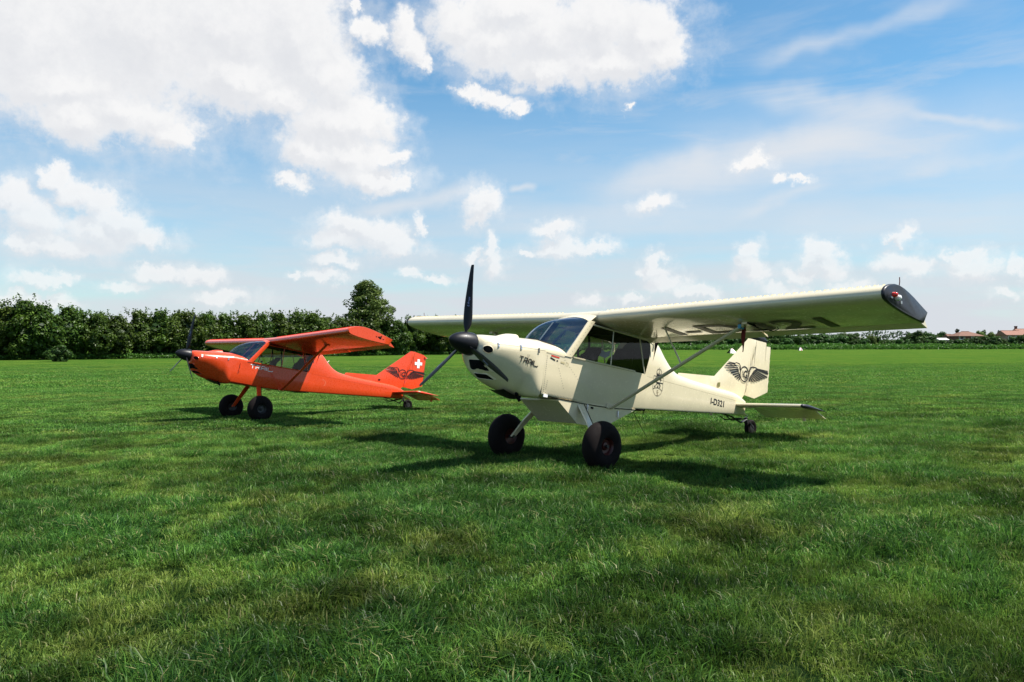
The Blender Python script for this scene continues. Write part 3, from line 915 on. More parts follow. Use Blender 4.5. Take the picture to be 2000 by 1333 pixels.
    for sd in (1, -1):
        b = MB()
        A0, A1 = Vector((.338, HW, 1.352)), Vector((-.045, HW - .012, 1.885)); B0, B1 = Vector((.215, HW, 1.352)), Vector((-.150, HW - .012, 1.885))
        o1, o2 = Vector((0, .008, 0)), Vector((0, -.022, 0))
        rows = []
        for t in np.linspace(0, 1, 8):
            a_, b_ = A0.lerp(A1, t), B0.lerp(B1, t)
            rows.append([a_ + o2, a_ + o1 * .5, a_.lerp(b_, .08) + o1, a_.lerp(b_, .92) + o1, b_ + o1 * .5, b_ + o2])
        rows = [[Vector((p.x, p.y * sd, p.z)) for p in r_] for r_ in rows]
        b.grid(rows, close=True)
        pil = b.build("windshield_pillar", P, root, smooth=30)
        q_ = MB(); q_.grid([[Vector((p.x, (p.y - .026) * sd, p.z)) for p in (A0.lerp(A1, t), A0.lerp(A1, t).lerp(B0.lerp(B1, t), .5), B0.lerp(B1, t))] for t in np.linspace(0, 1, 4)]); q_.build("pillar_inner_strip", MBLACK, pil)  # plain black strip along the inner face of the pillar
        b = MB()
        for t in np.linspace(.06, .94, 11):
            p = A0.lerp(A1, t).lerp(B0.lerp(B1, t), .5)
            b.fan([(p.x + .005 * math.cos(q), (p.y + .0095) * sd, p.z + .005 * math.sin(q)) for q in np.linspace(0, 2 * math.pi, 7)[:-1]])
        rv = b.build("rivets", MSCREW, pil); rv["kind"] = "stuff"

    # ---- doors: glass, tubes, sill
    for sd in (1, -1):
        yy = (HW - .004) * sd
        b = MB(); b.fan([(.205, yy, 1.362), (-.135, yy, 1.835), (-1.055, yy, 1.835), (-1.225, yy, 1.378)])
        dw = b.build("door_window", MGLASS, root)
        b = MB(); b.fan([(-1.066, yy, 1.835), (-1.375, yy, 1.835), (-1.247, yy, 1.378), (-1.236, yy, 1.378)])
        b.build("rear_window", MGLASS, root)
        fr = MB()
        fr.tube([(-.13, yy, 1.838), (-1.06, yy, 1.838)], .011, 8)
        fr.tube([(-1.058, yy, 1.838), (-1.232, yy, 1.374)], .009, 8)
        fr.tube([(-.515, yy, 1.838), (-.530, yy, 1.378)], .008, 8)
        fr.build("window_frame", P, dw, smooth=50)
        s_ = MB(); s_.prism([(0, 0), (.026, .004), (.028, .018), (0, .026)], lambda p: (.20, (HW + p[0]) * sd, 1.345 + p[1]), lambda p: (-1.02, (HW + p[0] * .5) * sd, 1.36 + p[1]))
        s_.build("door_sill", P, root, smooth=20)
        br = MB()                                       # wing-fold bracket behind the door top
        br.tube([(-1.06, HW * sd, 1.848), (-1.2, (HW + .015) * sd, 1.85), (-1.36, HW * sd, 1.845)], .014, 8, ell=1.6)
        br.tube([(-1.17, (HW + .01) * sd, 1.845), (-1.33, (HW + .012) * sd, 1.80)], .010, 8)
        br.tube([(-1.34, (HW + .008) * sd, 1.90), (-1.355, (HW + .01) * sd, 1.76), (-1.35, (HW + .008) * sd, 1.70)], .013, 8)
        br.build("wing_fold_bracket", P, root, smooth=40)
    # ---- cabin fittings
    b = MB(); b.grid([[(x, y, 1.832) for y in (-.335, 0, .335)] for x in (-.12, -.7, -1.34)]); b.build("roof_shade_sheet", MBLACK, root)  # black sheet under the wing centre, stands in for the unlit roof
    b = MB(); b.grid([[(x, y, .86) for y in (-.34, 0, .34)] for x in (.6, -.3, -1.3)]); b.build("cabin_floor", MBLACK, root)
    b = MB(); b.grid([[(-1.34 - .29 * max(0, z - 1.37), y, z) for y in (-.34, 0, .34)] for z in (.87, 1.37, 1.86)]); b.build("rear_bulkhead", MFABRIC, root)
    for sd in (1, -1):
        b = MB(); b.grid([[(x, (HW - .012) * sd, z) for z in (.87, 1.1, 1.34)] for x in (.6, 0, -.6, -1.3)]); b.build("side_lining", MBLACK, root)
    for (sx, wid, top) in ((-.30, .19, 1.62), (-.95, .24, 1.72)):
        b = MB(); rows = []
        for t in np.linspace(0, 1, 10):
            z = 1.0 + (top - 1.0) * t; ww = wid * (1 - .35 * max(0, t - .72) / .28); xx = sx - .20 * t - (.05 if t > .8 else 0)
            rows.append([(xx + .035 * math.sin(q) * (1 if math.sin(q) > 0 else 1.2), ww * math.copysign(abs(math.cos(q)) ** .5, math.cos(q)), z) for q in np.linspace(0, 2 * math.pi, 17)[:-1]])
        b.grid(rows, close=True); b.fan(rows[-1])
        b.box((sx + .2, 0, 1.0), (.24, wid, .05))
        b.build("seat", MFABRIC, root, smooth=40)
    tb = MB()
    tb.tube([(-.62, -.32, 1.36), (-.50, -.30, 1.82)], .016, 8).tube([(-.84, -.32, 1.36), (-.74, -.30, 1.82)], .016, 8)
    tb.tube([(-.28, -.33, 1.36), (-.62, -.31, 1.60)], .010, 8).tube([(-.62, .30, 1.82), (-.62, -.30, 1.82)], .014, 8)
    tb.tube([(.32, .0, 1.45), (-.06, .0, 1.84)], .015, 8)
    tb.build("cabin_frame", MBLACK, root, smooth=50)
    MB().tube([(-.12, .02, .95), (-.10, .02, 1.2), (-.08, .02, 1.36)], [.012, .012, .020], 8).build("control_stick", MBLACK, root, smooth=50)
    th = MB(); th.tube([(-.02, HW - .04, 1.36), (-.02, HW - .04, 1.41)], .009, 8).tube([(-.02, HW - .04, 1.41), (-.02, HW - .04, 1.435)], [.026, .030], 10)
    th.build("throttle_knob", MBLACK, root, smooth=40)
    MB().lathe([(0, .0), (0, .09), (.02, .10), (.04, .09), (.04, 0)], (-.52, -.27, 1.37), (.2, .3, 1), 18).build("cabin_handwheel", MBLACK, root, smooth=40)
    if not orange:
        b = MB(); b.fan([(-.66, -.02, 1.63), (-.78, .01, 1.60), (-.86, .03, 1.64), (-.84, .03, 1.56), (-.78, .01, 1.515), (-.69, -.02, 1.53)])
        b.build("map_sheet", m_plain("pale_blue_sheet", (.42, .52, .68), rough=.3, var=.05), root)
    # a grab handle seen through the windshield
    MB().tube([(.18, .12, 1.63), (.13, .12, 1.73), (.10, .05, 1.72), (.13, .02, 1.62), (.17, .05, 1.60)], .006, 6).build("grab_handle", MBLACK, root, smooth=40)

    # ---- wing: centre section and two panels
    prof = [(WX(x), z) for x, z in W_UP + W_LO]
    b = MB()
    rows = [[(x, y, wing_z(.355, z)) for x, z in prof] for y in np.linspace(-.356, .356, 5)]
    b.grid(rows, close=True)
    # fairing from wing leading edge to the windshield top
    b.grid([[(ws_pt(u, .975)[0], ws_pt(u, .975)[1], ws_pt(u, .975)[2] + .004) for u in np.linspace(-1, 1, 17)],
            [(ws_pt(u, 1)[0] - .02, ws_pt(u, 1)[1], ws_pt(u, 1)[2] + .012) for u in np.linspace(-1, 1, 17)],
            [(-.26, u * .352, wing_z(.355, 2.142)) for u in np.linspace(-1, 1, 17)]])
    b.build("wing_center_section", P, root, smooth=35)
    TEX, TEZ = WX(-1.286), 1.917
    for sd in (1, -1):
        ys = np.concatenate([[.362], np.linspace(.6, WING_B, 22)])
        b = MB(); rows = [[(x, y * sd, wing_z(y, z)) for x, z in prof] for y in ys]
        b.grid(rows, close=True); b.fan(rows[0], True); b.fan(rows[-1])
        wing = b.build("wing", P, root, smooth=35)
        # flap and aileron
        for (nm, y0, y1, dz) in (("flap", .37, 2.17, -.012), ("aileron", 2.19, WING_B - .005, .0)):
            h0 = WX(-1.112)
            pf = [(h0, 2.060), (h0 - .012, 2.056), (TEX, TEZ + dz + .006), (TEX, TEZ + dz - .002), (h0 - .02, 1.940), (h0 - .004, 1.950), (h0 + .004, 2.0)]
            b = MB(); rows = [[(x, y * sd, wing_z(y, z)) for x, z in pf] for y in np.linspace(y0, y1, 10)]
            b.grid(rows, close=True); b.fan(rows[0], True); b.fan(rows[-1])
            b.build(nm, P, wing, smooth=28)
        # tip plate
        cx = sum(p[0] for p in prof) / len(prof); cz = sum(p[1] for p in prof) / len(prof)
        b = MB()
        def ring(sc_, y): return [(cx + (x - cx) * sc_, y * sd, cz + (z - cz) * sc_ + DIH * (y - WING_B)) for x, z in [(x - (.075 if (z > 2.06 and x < -1.0) else 0), z - (.012 if (z > 2.06 and x < -1.0) else 0)) for x, z in prof]]
        ext = .10 if orange else .035
        rows = [ring(1.0, WING_B), ring(1.025, WING_B + .004), ring(1.025, WING_B + ext * .6), ring(1.0, WING_B + ext * .9), ring(.97, WING_B + ext)]
        b.grid(rows, close=True); b.fan(rows[-1])
        tip = b.build("wing_tip", TIP, wing, smooth=40)
        if not orange:
            yl = WING_B + .036
            MB().lathe([(0, .026), (.02, .026), (.04, .018), (.05, 0)], (-.345, yl * sd, 2.062), (0, sd, 0), 14).build("navigation_light", MLAMPRED if sd > 0 else m_plain("green_lens", (.02, .4, .08), .1), tip, smooth=50)
            MB().lathe([(0, .030), (.02, .032), (.045, .024), (.055, 0)], (-.415, yl * sd, 2.045), (0, sd, 0), 14).build("strobe_light", MLAMPWHITE, tip, smooth=50)
            MB().box((-.30, yl * sd, 2.028), (.018, .012, .010)).build("light_bracket", MSTEEL, tip)
            MB().box((-.52, yl * sd, 2.022), (.016, .010, .014)).build("light_bracket", MSTEEL, tip)
            MB().tube([(-.50, (WING_B + .02) * sd, 2.18), (-.495, (WING_B + .025) * sd, 2.23), (-.485, (WING_B + .025) * sd, 2.272)], .0045, 6).build("whip_aerial", MREDCLOTH, tip)
        else:
            b = MB()
            for (x, z, r) in ((-.86, 2.05, .022), (-.90, 2.035, .030), (-.915, 2.07, .018), (-.97, 2.02, .016), (-.80, 2.045, .015)):
                b.fan([(x + r * (1 + .35 * math.sin(3 * q + x * 40)) * math.cos(q), (WING_B + ext + .002) * sd, z + r * (1 + .35 * math.cos(2 * q)) * math.sin(q)) for q in np.linspace(0, 2 * math.pi, 11)[:-1]])
            b.build("wiring_hole", MBLACK, tip)
        # vortex generators: a row of little fins behind the leading edge
        b = MB()
        for k, y in enumerate(np.arange(.42, WING_B - .03, .043)):
            z = wing_z(y, 2.138); a = .22 if k % 2 else -.22; x0 = WX(-.255)
            b.add([(x0, y * sd, z), (x0 - .045, (y + .045 * a) * sd, z + .008), (x0 - .045, (y + .045 * a) * sd, z + .026), (x0 - .018, (y + .018 * a) * sd, z + .020),
                   (x0, (y + .004) * sd, z), (x0 - .045, (y + .045 * a + .004) * sd, z + .008), (x0 - .045, (y + .045 * a + .004) * sd, z + .026), (x0 - .018, (y + .018 * a + .004) * sd, z + .020)],
                  [(0, 1, 2, 3), (7, 6, 5, 4), (0, 3, 7, 4), (3, 2, 6, 7), (2, 1, 5, 6)])
        vg = b.build("vortex_generators", P, wing); vg["kind"] = "stuff"
        # lift strut, jury strut
        s0, s1 = Vector((-.61, (HW + .02) * sd, .822)), Vector((-.64, 2.27 * sd, 1.895))
        b = MB(); b.tube([s0.lerp(s1, t) for t in np.linspace(0, .985, 8)], .019, 12, ell=1.75, wide=(1, 0, 0))
        st = b.build("lift_strut", P, root, smooth=50)
        MB().box(s0 + Vector((.02, -.008 * sd, .02)), (.07, .012, .03)).build("strut_fitting", P, st); MB().box((-.64, 2.28 * sd, 1.905), (.06, .035, .028)).build("strut_fitting", P, st)
        j0, j1 = Vector((-.60, 1.12 * sd, wing_z(1.12, 1.945))), s0.lerp(s1, .548)
        b = MB(); b.tube([j0, j1], .009, 8, ell=1.4, wide=(1, 0, 0)); b.build("jury_strut", P, root, smooth=50)
        if sd > 0 and not orange:
            MB().box(s0.lerp(s1, .965) + Vector((.0, 0, .0)), (.036, .020, .024)).build("tape_wrap", MTAPE, st)
            b = MB(); b.tube([(-.66, 2.30, 1.90), (-.78, 2.36, 1.86), (-.90, 2.47, 1.85), (-.93, 2.52, 1.88), (-.88, 2.50, 1.92), (-.80, 2.44, 1.905)], .0065, 6)
            b.tube([(-.72, 2.30, 1.92), (-.60, 2.42, 1.85), (-.40, 2.44, 1.85)], .009, 6)
            b.build("pitot_tube", MBLACK, wing, smooth=50)
            b = MB(); rows = []
            for t in np.linspace(0, 1, 8):
                z = 1.88 - .30 * t; o_ = .012 * math.sin(t * 5)
                rows.append([(-.70 + o_, 2.23 + o_, z), (-.742 + o_ - .006 * t, 2.17 - o_, z), (-.738 + o_, 2.168 - o_, z - .002), (-.694 + o_, 2.232 + o_, z)])
            b.grid(rows, close=True); b.build("pitot_streamer", MREDCLOTH, wing)

    # registration under the left wing
    if not orange:
        vs, fs = text_polys("I-D321", .46, bold=.02)
        vs[:, 0] *= 2.15 / vs[:, 0].max()
        b = MB()
        wl = np.array(sorted(W_LO))
        b.add([(-1.03 + v, 1.06 + u, wing_z(1.06 + u, float(np.interp(-1.03 + v, wl[:, 0], wl[:, 1]))) - .007) for u, v in vs], fs)
        b.build("registration_lettering", INK, [c for c in root.children if c.name.startswith("wing") and c.name != "wing_center_section"][0], recalc=False)

    # ---- fin and rudder
    def fin_half(x, z):
        le = float(np.interp(z, [1.40, 1.667, 2.52], [-3.1, -3.369, -4.33])); d = min(1, max(0, (le - x) / .12))
        te = min(1, max(0, (x + 4.95) / .5))
        return .004 + .026 * math.sqrt(max(0, d)) * (.25 + .75 * te)
    hinge = lambda z: -4.23 - .22 * (z - 1.48) / .94
    def slab(poly, name, par, mt, ins=.0):
        """thin closed body from a side outline, thickness from fin_half"""
        # subdivide the outline, then join a left and a right face
        pts = []
        for i in range(len(poly)):
            a, c = np.array(poly[i]), np.array(poly[(i + 1) % len(poly)]); n = max(2, int(np.linalg.norm(c - a) / .06))
            pts += [tuple(a + (c - a) * k / n) for k in range(n)]
        import bmesh
        me = bpy.data.meshes.new(name); bm = bmesh.new()
        vs = [bm.verts.new((p[0], 0, p[1])) for p in pts]; f_ = bm.faces.new(vs)
        bmesh.ops.triangulate(bm, faces=[f_], quad_method='BEAUTY', ngon_method='BEAUTY')
        bmesh.ops.subdivide_edges(bm, edges=bm.edges[:], cuts=1, use_grid_fill=True)
        bnd = {v for e in bm.edges if e.is_boundary for v in e.verts}
        base = {v: v.co.copy() for v in bm.verts}
        g = bmesh.ops.duplicate(bm, geom=bm.verts[:] + bm.edges[:] + bm.faces[:])
        vm = g['vert_map']
        for v, co in base.items():
            h = fin_half(co.x, co.z)
            if v in bnd: h *= .45
            v.co.y = h; vm[v].co.y = -h
        be = [e for e in bm.edges if e.is_boundary]
        bmesh.ops.bridge_loops(bm, edges=be)
        bmesh.ops.triangulate(bm, faces=[f for f in bm.faces if len(f.verts) > 4])
        bmesh.ops.recalc_face_normals(bm, faces=bm.faces)
        bm.to_mesh(me); bm.free()
        me.polygons.foreach_set('use_smooth', np.ones(len(me.polygons), dtype=bool)); me.set_sharp_from_angle(angle=math.radians(35))
        return linkobj(name, me, par, mt)
    if orange:
        fin_poly = [(-2.40, 1.46), (-2.45, 1.575), (-3.369, 1.667), (-4.34, 2.500), (hinge(2.50), 2.505), (hinge(1.485), 1.485), (-4.15, 1.40)]
        rud_poly = [(hinge(2.50) - .003, 2.505), (-4.78, 2.470), (-4.86, 2.420), (-4.87, 1.60), (-4.546, 1.468), (hinge(1.485) - .003, 1.485)]
        cap_poly = None
    else:
        fin_poly = [(-2.40, 1.46), (-2.45, 1.575), (-3.369, 1.667), (-4.237, 2.441), (hinge(2.45), 2.447), (hinge(1.485), 1.485), (-4.15, 1.40)]
        rud_poly = [(hinge(2.45) - .003, 2.447), (-4.775, 2.460), (-4.782, 2.400), (-4.924, 2.408), (-4.938, 1.627), (-4.546, 1.468), (hinge(1.485) - .003, 1.485)]
        cap_poly = [(-4.240, 2.444), (-4.325, 2.515), (-4.40, 2.535), (-4.70, 2.548), (-4.80, 2.50), (-4.80, 2.466), (-4.50, 2.450)]
    fin = slab(fin_poly, "fin", root, P); rud = slab(rud_poly, "rudder", root, P)
    if cap_poly: slab(cap_poly, "fin_cap", fin, MNAVY)
    fs_ = lambda p: (p[0], .0345 * 1.0 if True else 0, p[1])
    def on_fin(p):
        x_ = min(p[0], float(np.interp(p[1], [1.40, 1.667, 2.52], [-3.1, -3.369, -4.33])) - .012)
        return (x_, fin_half(x_, p[1]) + .0035, p[1])
    if not orange:
        MB().fan([on_fin(p) for p in ((-3.43, 1.505), (-3.50, 1.515), (-3.50, 1.585), (-3.43, 1.575))]).build("access_hole", MOLIVE, fin)
    else:
        MB().fan([on_fin((-3.46 + .035 * math.cos(q), 1.555 + .02 * math.sin(q))) for q in np.linspace(0, 2 * math.pi, 13)[:-1]]).build("access_hole", MBLACK, fin)
        b = MB(); cc = np.array([-4.63, 2.20]); a_, l_ = .042, .125; ang = math.radians(-6)
        pl = [(-a_, -l_), (a_, -l_), (a_, -a_), (l_, -a_), (l_, a_), (a_, a_), (a_, l_), (-a_, l_), (-a_, a_), (-l_, a_), (-l_, -a_), (-a_, -a_)]
        rt = lambda p: (cc[0] + p[0] * math.cos(ang) - p[1] * math.sin(ang), cc[1] + p[0] * math.sin(ang) + p[1] * math.cos(ang))
        for quad in ((0, 1, 6, 7), (3, 4, 5, 2), (8, 9, 10, 11)):
            b.fan([on_fin(rt(pl[i])) for i in quad])
        b.build("white_cross_emblem", MWHITEPRINT, rud, recalc=False)
        MB().lathe([(0, .018), (.03, .02), (.05, 0)], (-4.86, 0, 2.40), (-1, 0, 0), 12).build("tail_light", MLAMPWHITE, rud, smooth=50)
        b = MB(); b.prism([(-4.80, 2.42), (-4.875, 2.415), (-4.875, 2.375), (-4.82, 2.38)], lambda p: (p[0], .03, p[1]), lambda p: (p[0], -.03, p[1])); b.build("light_fairing", P, rud)

    # winged emblem
    b = MB(); cx, cz = -4.158, 1.822
    b.ribbon([(cx + .122 * math.cos(q), cz + .122 * math.sin(q)) for q in np.linspace(0, 2 * math.pi, 33)[:-1]], .020, on_fin, closed=True)
    def wing_print(S, contour, root_pts, n):
        """feathers run from the wing bone out to the lower contour"""
        C = np.array(contour, float); Rp = np.array(root_pts, float)
        cl = np.concatenate([[0], np.cumsum(np.hypot(*np.diff(C, axis=0).T))]); cl /= cl[-1]
        rl = np.linspace(0, 1, len(Rp))
        pc = lambda t: np.array([np.interp(t, cl, C[:, 0]), np.interp(t, cl, C[:, 1])])
        pr_ = lambda t: np.array([np.interp(t, rl, Rp[:, 0]), np.interp(t, rl, Rp[:, 1])])
        for i in range(n):
            t0, t1 = i / n, (i + .62) / n
            a0, a1, c0, c1 = pr_(t0), pr_(t1), pc(t0), pc(t1)
            tip_ = c0 + (c1 - c0) * .55 + ((c0 + c1) / 2 - (a0 + a1) / 2) * .05
            st_ = [a0 + (c0 - a0) * .02, a0 + (c0 - a0) * .5, c0, tip_, c1, a1 + (c1 - a1) * .5, a1 + (c1 - a1) * .02]
            b.fan([on_fin(p) for p in st_])
        for i in range(n + 3):                           # short covert strokes near the bone
            t = i / (n + 3); a, c = pr_(t), pc(t)
            b.ribbon([a + (c - a) * .0, a + (c - a) * .16], .012, on_fin)
    wing_print(1, [(-3.555, 1.925), (-3.60, 1.885), (-3.714, 1.825), (-3.80, 1.775), (-3.92, 1.727), (-4.00, 1.708), (-4.055, 1.700)],
               [(-3.86, 1.945), (-3.95, 1.915), (-3.985, 1.87), (-4.01, 1.82), (-4.035, 1.775), (-4.055, 1.735)], 9)
    b.ribbon([(-3.56, 1.932), (-3.69, 1.950), (-3.86, 1.952), (-3.90, 1.972), (-3.99, 1.965), (-4.02, 1.93), (-4.035, 1.87)], [.012, .018, .018, .016, .02, .026, .03], on_fin)
    wing_print(-1, [(-4.885, 1.972), (-4.890, 1.93), (-4.880, 1.875), (-4.726, 1.826), (-4.60, 1.775), (-4.45, 1.735), (-4.345, 1.722), (-4.28, 1.735)],
               [(-4.48, 1.955), (-4.42, 1.92), (-4.39, 1.88), (-4.355, 1.84), (-4.32, 1.80), (-4.285, 1.76)], 9)
    b.ribbon([(-4.885, 1.985), (-4.72, 1.975), (-4.53, 1.968), (-4.48, 1.982), (-4.38, 1.975), (-4.325, 1.955), (-4.295, 1.88)], [.012, .018, .018, .016, .02, .026, .03], on_fin)
    vs, fs = text_polys("G", .135, bold=.02)
    b.add([on_fin((-4.135 - u * .92, 1.760 + v)) for u, v in vs], fs)
    for i in range(4):
        for j in range(2 if i % 2 else 3):
            b.ribbon([(-4.085 - .024 * j, 1.78 + .028 * i), (-4.100 - .024 * j, 1.781 + .028 * i)], .013, on_fin)
    b.build("winged_emblem", INK, fin, recalc=False)

    # ---- tailplane
    for sd in (1, -1):
        b = MB(); z0 = 1.285
        pf = [(-3.885, 0), (-3.895, .018), (-3.93, .030), (-4.05, .036), (-4.20, .028), (-4.30, .018), (-4.30, -.018), (-4.20, -.026), (-4.05, -.032), (-3.93, -.026), (-3.895, -.016)]
        zz = lambda y: z0 + .030 * (y / 1.25)
        rows = [[(x, y * sd, zz(y) + z) for x, z in pf] for y in np.linspace(.06, 1.22, 8)]
        b.grid(rows, close=True); b.fan(rows[0], True); b.fan(rows[-1])
        stb = b.build("stabilizer", P, root, smooth=35)
        b = MB(); rows = []
        for (t, dy) in ((1, 0), (1.03, .004), (1.0, .03), (.8, .055), (.35, .075)):
            rows.append([(-4.15 + (x * (1 if x > -4.25 else 1) + 4.15) * t - (.30 if x < -4.25 else 0) * min(1, t), (1.222 + dy) * sd, zz(1.22) + z * t * (.12 if x < -4.25 else 1)) for x, z in pf])
        b.grid(rows, close=True); b.fan(rows[-1])
        b.build("stabilizer_tip", TIP, stb, smooth=40)
        b = MB(); dr = .27
        ey = lambda x, z: (-4.31 + (x * math.cos(dr) + z * math.sin(dr)), z * math.cos(dr) + x * math.sin(dr))
        pe = [ey(0, .016), ey(-.39, .004), ey(-.39, -.004), ey(0, -.016)]
        rows = [[(x, y * sd, zz(y) + z) for x, z in pe] for y in np.linspace(.17, 1.215, 6)]
        b.grid(rows, close=True); b.fan(rows[0], True); b.fan(rows[-1])
        elv = b.build("elevator", P, root, smooth=30)
        b = MB(); b.prism([(0, 0), (-.05, .0), (-.045, -.045), (-.02, -.05)], lambda p: (-4.62 + p[0], .86 * sd, 1.20 + p[1]), lambda p: (-4.62 + p[0], .90 * sd, 1.20 + p[1])); b.build("trim_horn", P, elv)

    # ---- prints on the fuselage side
    on_side = lambda p: (p[0], (tail_w(p[0]) if p[0] < -1 else HW) + .0035, p[1])
    on_cowl = lambda p: (p[0], cowl_y(p[0], p[1]) + .0035, p[1])
    strokes = [  # wide squared letters TRAIL, unit height
        [(0, 1), (1.05, 1)], [(.52, 1), (.52, 0)],
        [(1.3, 0), (1.3, .62)], [(1.3, 1), (2.05, 1), (2.15, .9), (2.15, .62), (2.05, .5), (1.3, .5)], [(1.75, .5), (2.2, 0)],
        [(2.5, 0), (2.5, .75), (2.72, 1), (3.2, 1), (3.42, .75), (3.42, 0)], [(2.5, .42), (3.42, .42)],
        [(3.75, 1), (3.75, 0)],
        [(4.1, 1), (4.1, .12), (4.22, 0), (5.1, 0), (5.3, .22)]]
    if not orange:
        b = MB()
        for s_ in strokes: b.ribbon([(1.066 - .0545 * u, 1.166 + .062 * v - .005 * u) for u, v in s_], .0125, on_cowl)
        b.ribbon([(.955, 1.27), (.925, 1.12)], .0032, on_cowl); b.ribbon([(.925, 1.27), (.955, 1.14)], .003, on_cowl); b.ribbon([(.90, 1.20), (.87, 1.11)], .003, on_cowl)
        b.build("trail_lettering", INK, cowl, recalc=False)
        b = MB(); b.ribbon([(.575, 1.318), (.50, 1.314), (.43, 1.312)], .016, on_side); b.build("red_placard", MREDPRINT, fus, recalc=False)
        b = MB(); b.ribbon([(.66, 1.34), (.33, 1.332)], .005, on_side)
        b.ribbon([(.585, 1.29), (.50, 1.268)], .018, on_side); b.ribbon([(.475, 1.27), (.45, 1.268)], .016, on_side)
        b.build("small_placard", INK, fus, recalc=False)
        b = MB(); b.ribbon([(.40, 1.262), (.33, 1.258)], .02, on_side)
        b.ribbon([(.285 + .022 * math.cos(q), 1.253 + .022 * math.sin(q)) for q in np.linspace(0, 6.2832, 17)[:-1]], .004, on_side, closed=True)
        b.build("fuel_placard", m_plain("tan_print", (.45, .38, .22), .5), fus, recalc=False)
        vs, fs = text_polys("I-D321", .098, bold=.022)
        vs[:, 0] *= .42 / vs[:, 0].max()
        b = MB(); b.add([on_side((-3.08 - u, 1.196 + v)) for u, v in vs], fs); b.build("registration_lettering", INK, fus, recalc=False)
        # crest: crown over a shield with crosses, a tree and initials
        b = MB(); X0 = -1.585
        U = lambda u, v: (X0 - u, v)
        sh = [U(-.125, 1.385), U(.125, 1.385), U(.125, 1.25), U(.118, 1.20), U(.09, 1.155), U(.045, 1.122), U(0, 1.112), U(-.045, 1.122), U(-.09, 1.155), U(-.118, 1.20), U(-.125, 1.25)]
        b.ribbon(sh, .0055, on_side, closed=True); b.ribbon([U(-.125, 1.305), U(.125, 1.305)], .010, on_side); b.ribbon([U(-.125, 1.385), U(.125, 1.385)], .007, on_side)
        b.ribbon([U(-.115, 1.20), U(-.06, 1.222), U(0, 1.228), U(.06, 1.222), U(.115, 1.20)], .007, on_side)
        for ux in (-.065, .055):
            b.ribbon([U(ux, 1.375), U(ux, 1.318)], [.016, .006], on_side); b.ribbon([U(ux - .028, 1.350), U(ux + .028, 1.350)], .010, on_side)
        b.ribbon([U(0, 1.232), U(.0, 1.265)], [.03, .014], on_side); b.ribbon([U(-.05, 1.262), U(-.03, 1.29), U(.03, 1.292), U(.06, 1.262)], .016, on_side)
        b.ribbon([U(.06, 1.262), U(.045, 1.235)], .018, on_side); b.ribbon([U(-.085, 1.25), U(-.075, 1.228)], .016, on_side); b.ribbon([U(-.05, 1.262), U(-.055, 1.245)], .012, on_side)
        for k in range(6):
            q = math.pi * k / 5; b.ribbon([U(.055 * math.cos(q) * 1.0, 1.43 + .055 * math.sin(q))] + [U(.065 * math.cos(q), 1.43 + .065 * math.sin(q))], .010, on_side)
        b.ribbon([U(-.052, 1.405), U(-.065, 1.45), U(-.045, 1.485), U(0, 1.495), U(.045, 1.485), U(.065, 1.45), U(.052, 1.405)], .006, on_side)
        b.ribbon([U(-.055, 1.407), U(.055, 1.407)], .024, on_side); b.ribbon([U(0, 1.42), U(0, 1.445)], .024, on_side); b.ribbon([U(0, 1.45), U(0, 1.475)], .008, on_side); b.ribbon([U(0, 1.495), U(0, 1.52)], .006, on_side)
        for ux in (-.04, .04): b.ribbon([U(ux, 1.415), U(ux, 1.44)], .010, on_side)
        b.build("crest_emblem", INK, fus, recalc=False)
        b = MB(); b.ribbon([U(.022, 1.19), U(-.01, 1.196), U(-.018, 1.178), U(.012, 1.168), U(.0, 1.155), U(-.02, 1.158)], .006, on_side)
        b.ribbon([U(.03, 1.165), U(.005, 1.168), U(.0, 1.145), U(.025, 1.140), U(.02, 1.128), U(-.012, 1.124)], .006, on_side)
        b.build("crest_initials", MBROWNPRINT, fus, recalc=False)
    else:
        b = MB()
        for s_ in strokes: b.ribbon([(.250 - .108 * u, 1.222 + .085 * v) for u, v in s_], .018, on_side)
        b.build("trail_lettering", MWHITEPRINT, fus, recalc=False)
        b = MB(); b.prism([(.50, 1.30), (.465, 1.18), (.475, 1.13), (.52, 1.06), (.505, 1.18)], lambda p: (p[0], HW, p[1]), lambda p: (p[0], HW + .02, p[1])); b.build("air_vent", MORANGE, fus)
        b = MB(); b.ribbon([(-1.70 + .07 * math.cos(q), 1.18 + .075 * math.sin(q)) for q in np.linspace(1.2, 4.2, 10)], .005, on_side); b.build("faded_roundel", m_plain("faded_print", (.8, .35, .22), .5), fus, recalc=False)
        MB().tube([(-1.87, -.05, 1.69), (-1.95, -.05, 1.80)], .008, 6).build("white_aerial", MWHITEPRINT, root)

    # ---- landing gear
    AX, AZ, TY = .054, .295, .877
    for sd in (1, -1):
        b = MB(); rows = []
        top = Vector((-.055, (HW - .05) * sd, .83 if not orange else .84)); mid = Vector((.0, .62 * sd, .50)); bot = Vector((AX, (TY - .125) * sd, AZ))
        for t in np.linspace(0, 1, 12):
            p = top.lerp(mid, t * 2) if t < .5 else mid.lerp(bot, t * 2 - 1)
            w_ = .062 - .022 * t; tt = (bot - top).normalized(); nn = tt.cross(Vector((1, 0, 0))).normalized() * .013
            rows.append([p + Vector((w_, 0, 0)), p + Vector((w_ * .8, 0, 0)) + nn, p - Vector((w_ * .8, 0, 0)) + nn, p - Vector((w_, 0, 0)), p - Vector((w_ * .8, 0, 0)) - nn, p + Vector((w_ * .8, 0, 0)) - nn])
        b.grid(rows, close=True); b.fan(rows[0]); b.fan(rows[-1])
        leg = b.build("landing_gear_leg", P, root, smooth=30)
        MB().tube([(AX, (TY - .16) * sd, AZ), (AX, (TY + .10) * sd, AZ)], .02, 10).build("axle", MDARKSTEEL, leg, smooth=40)
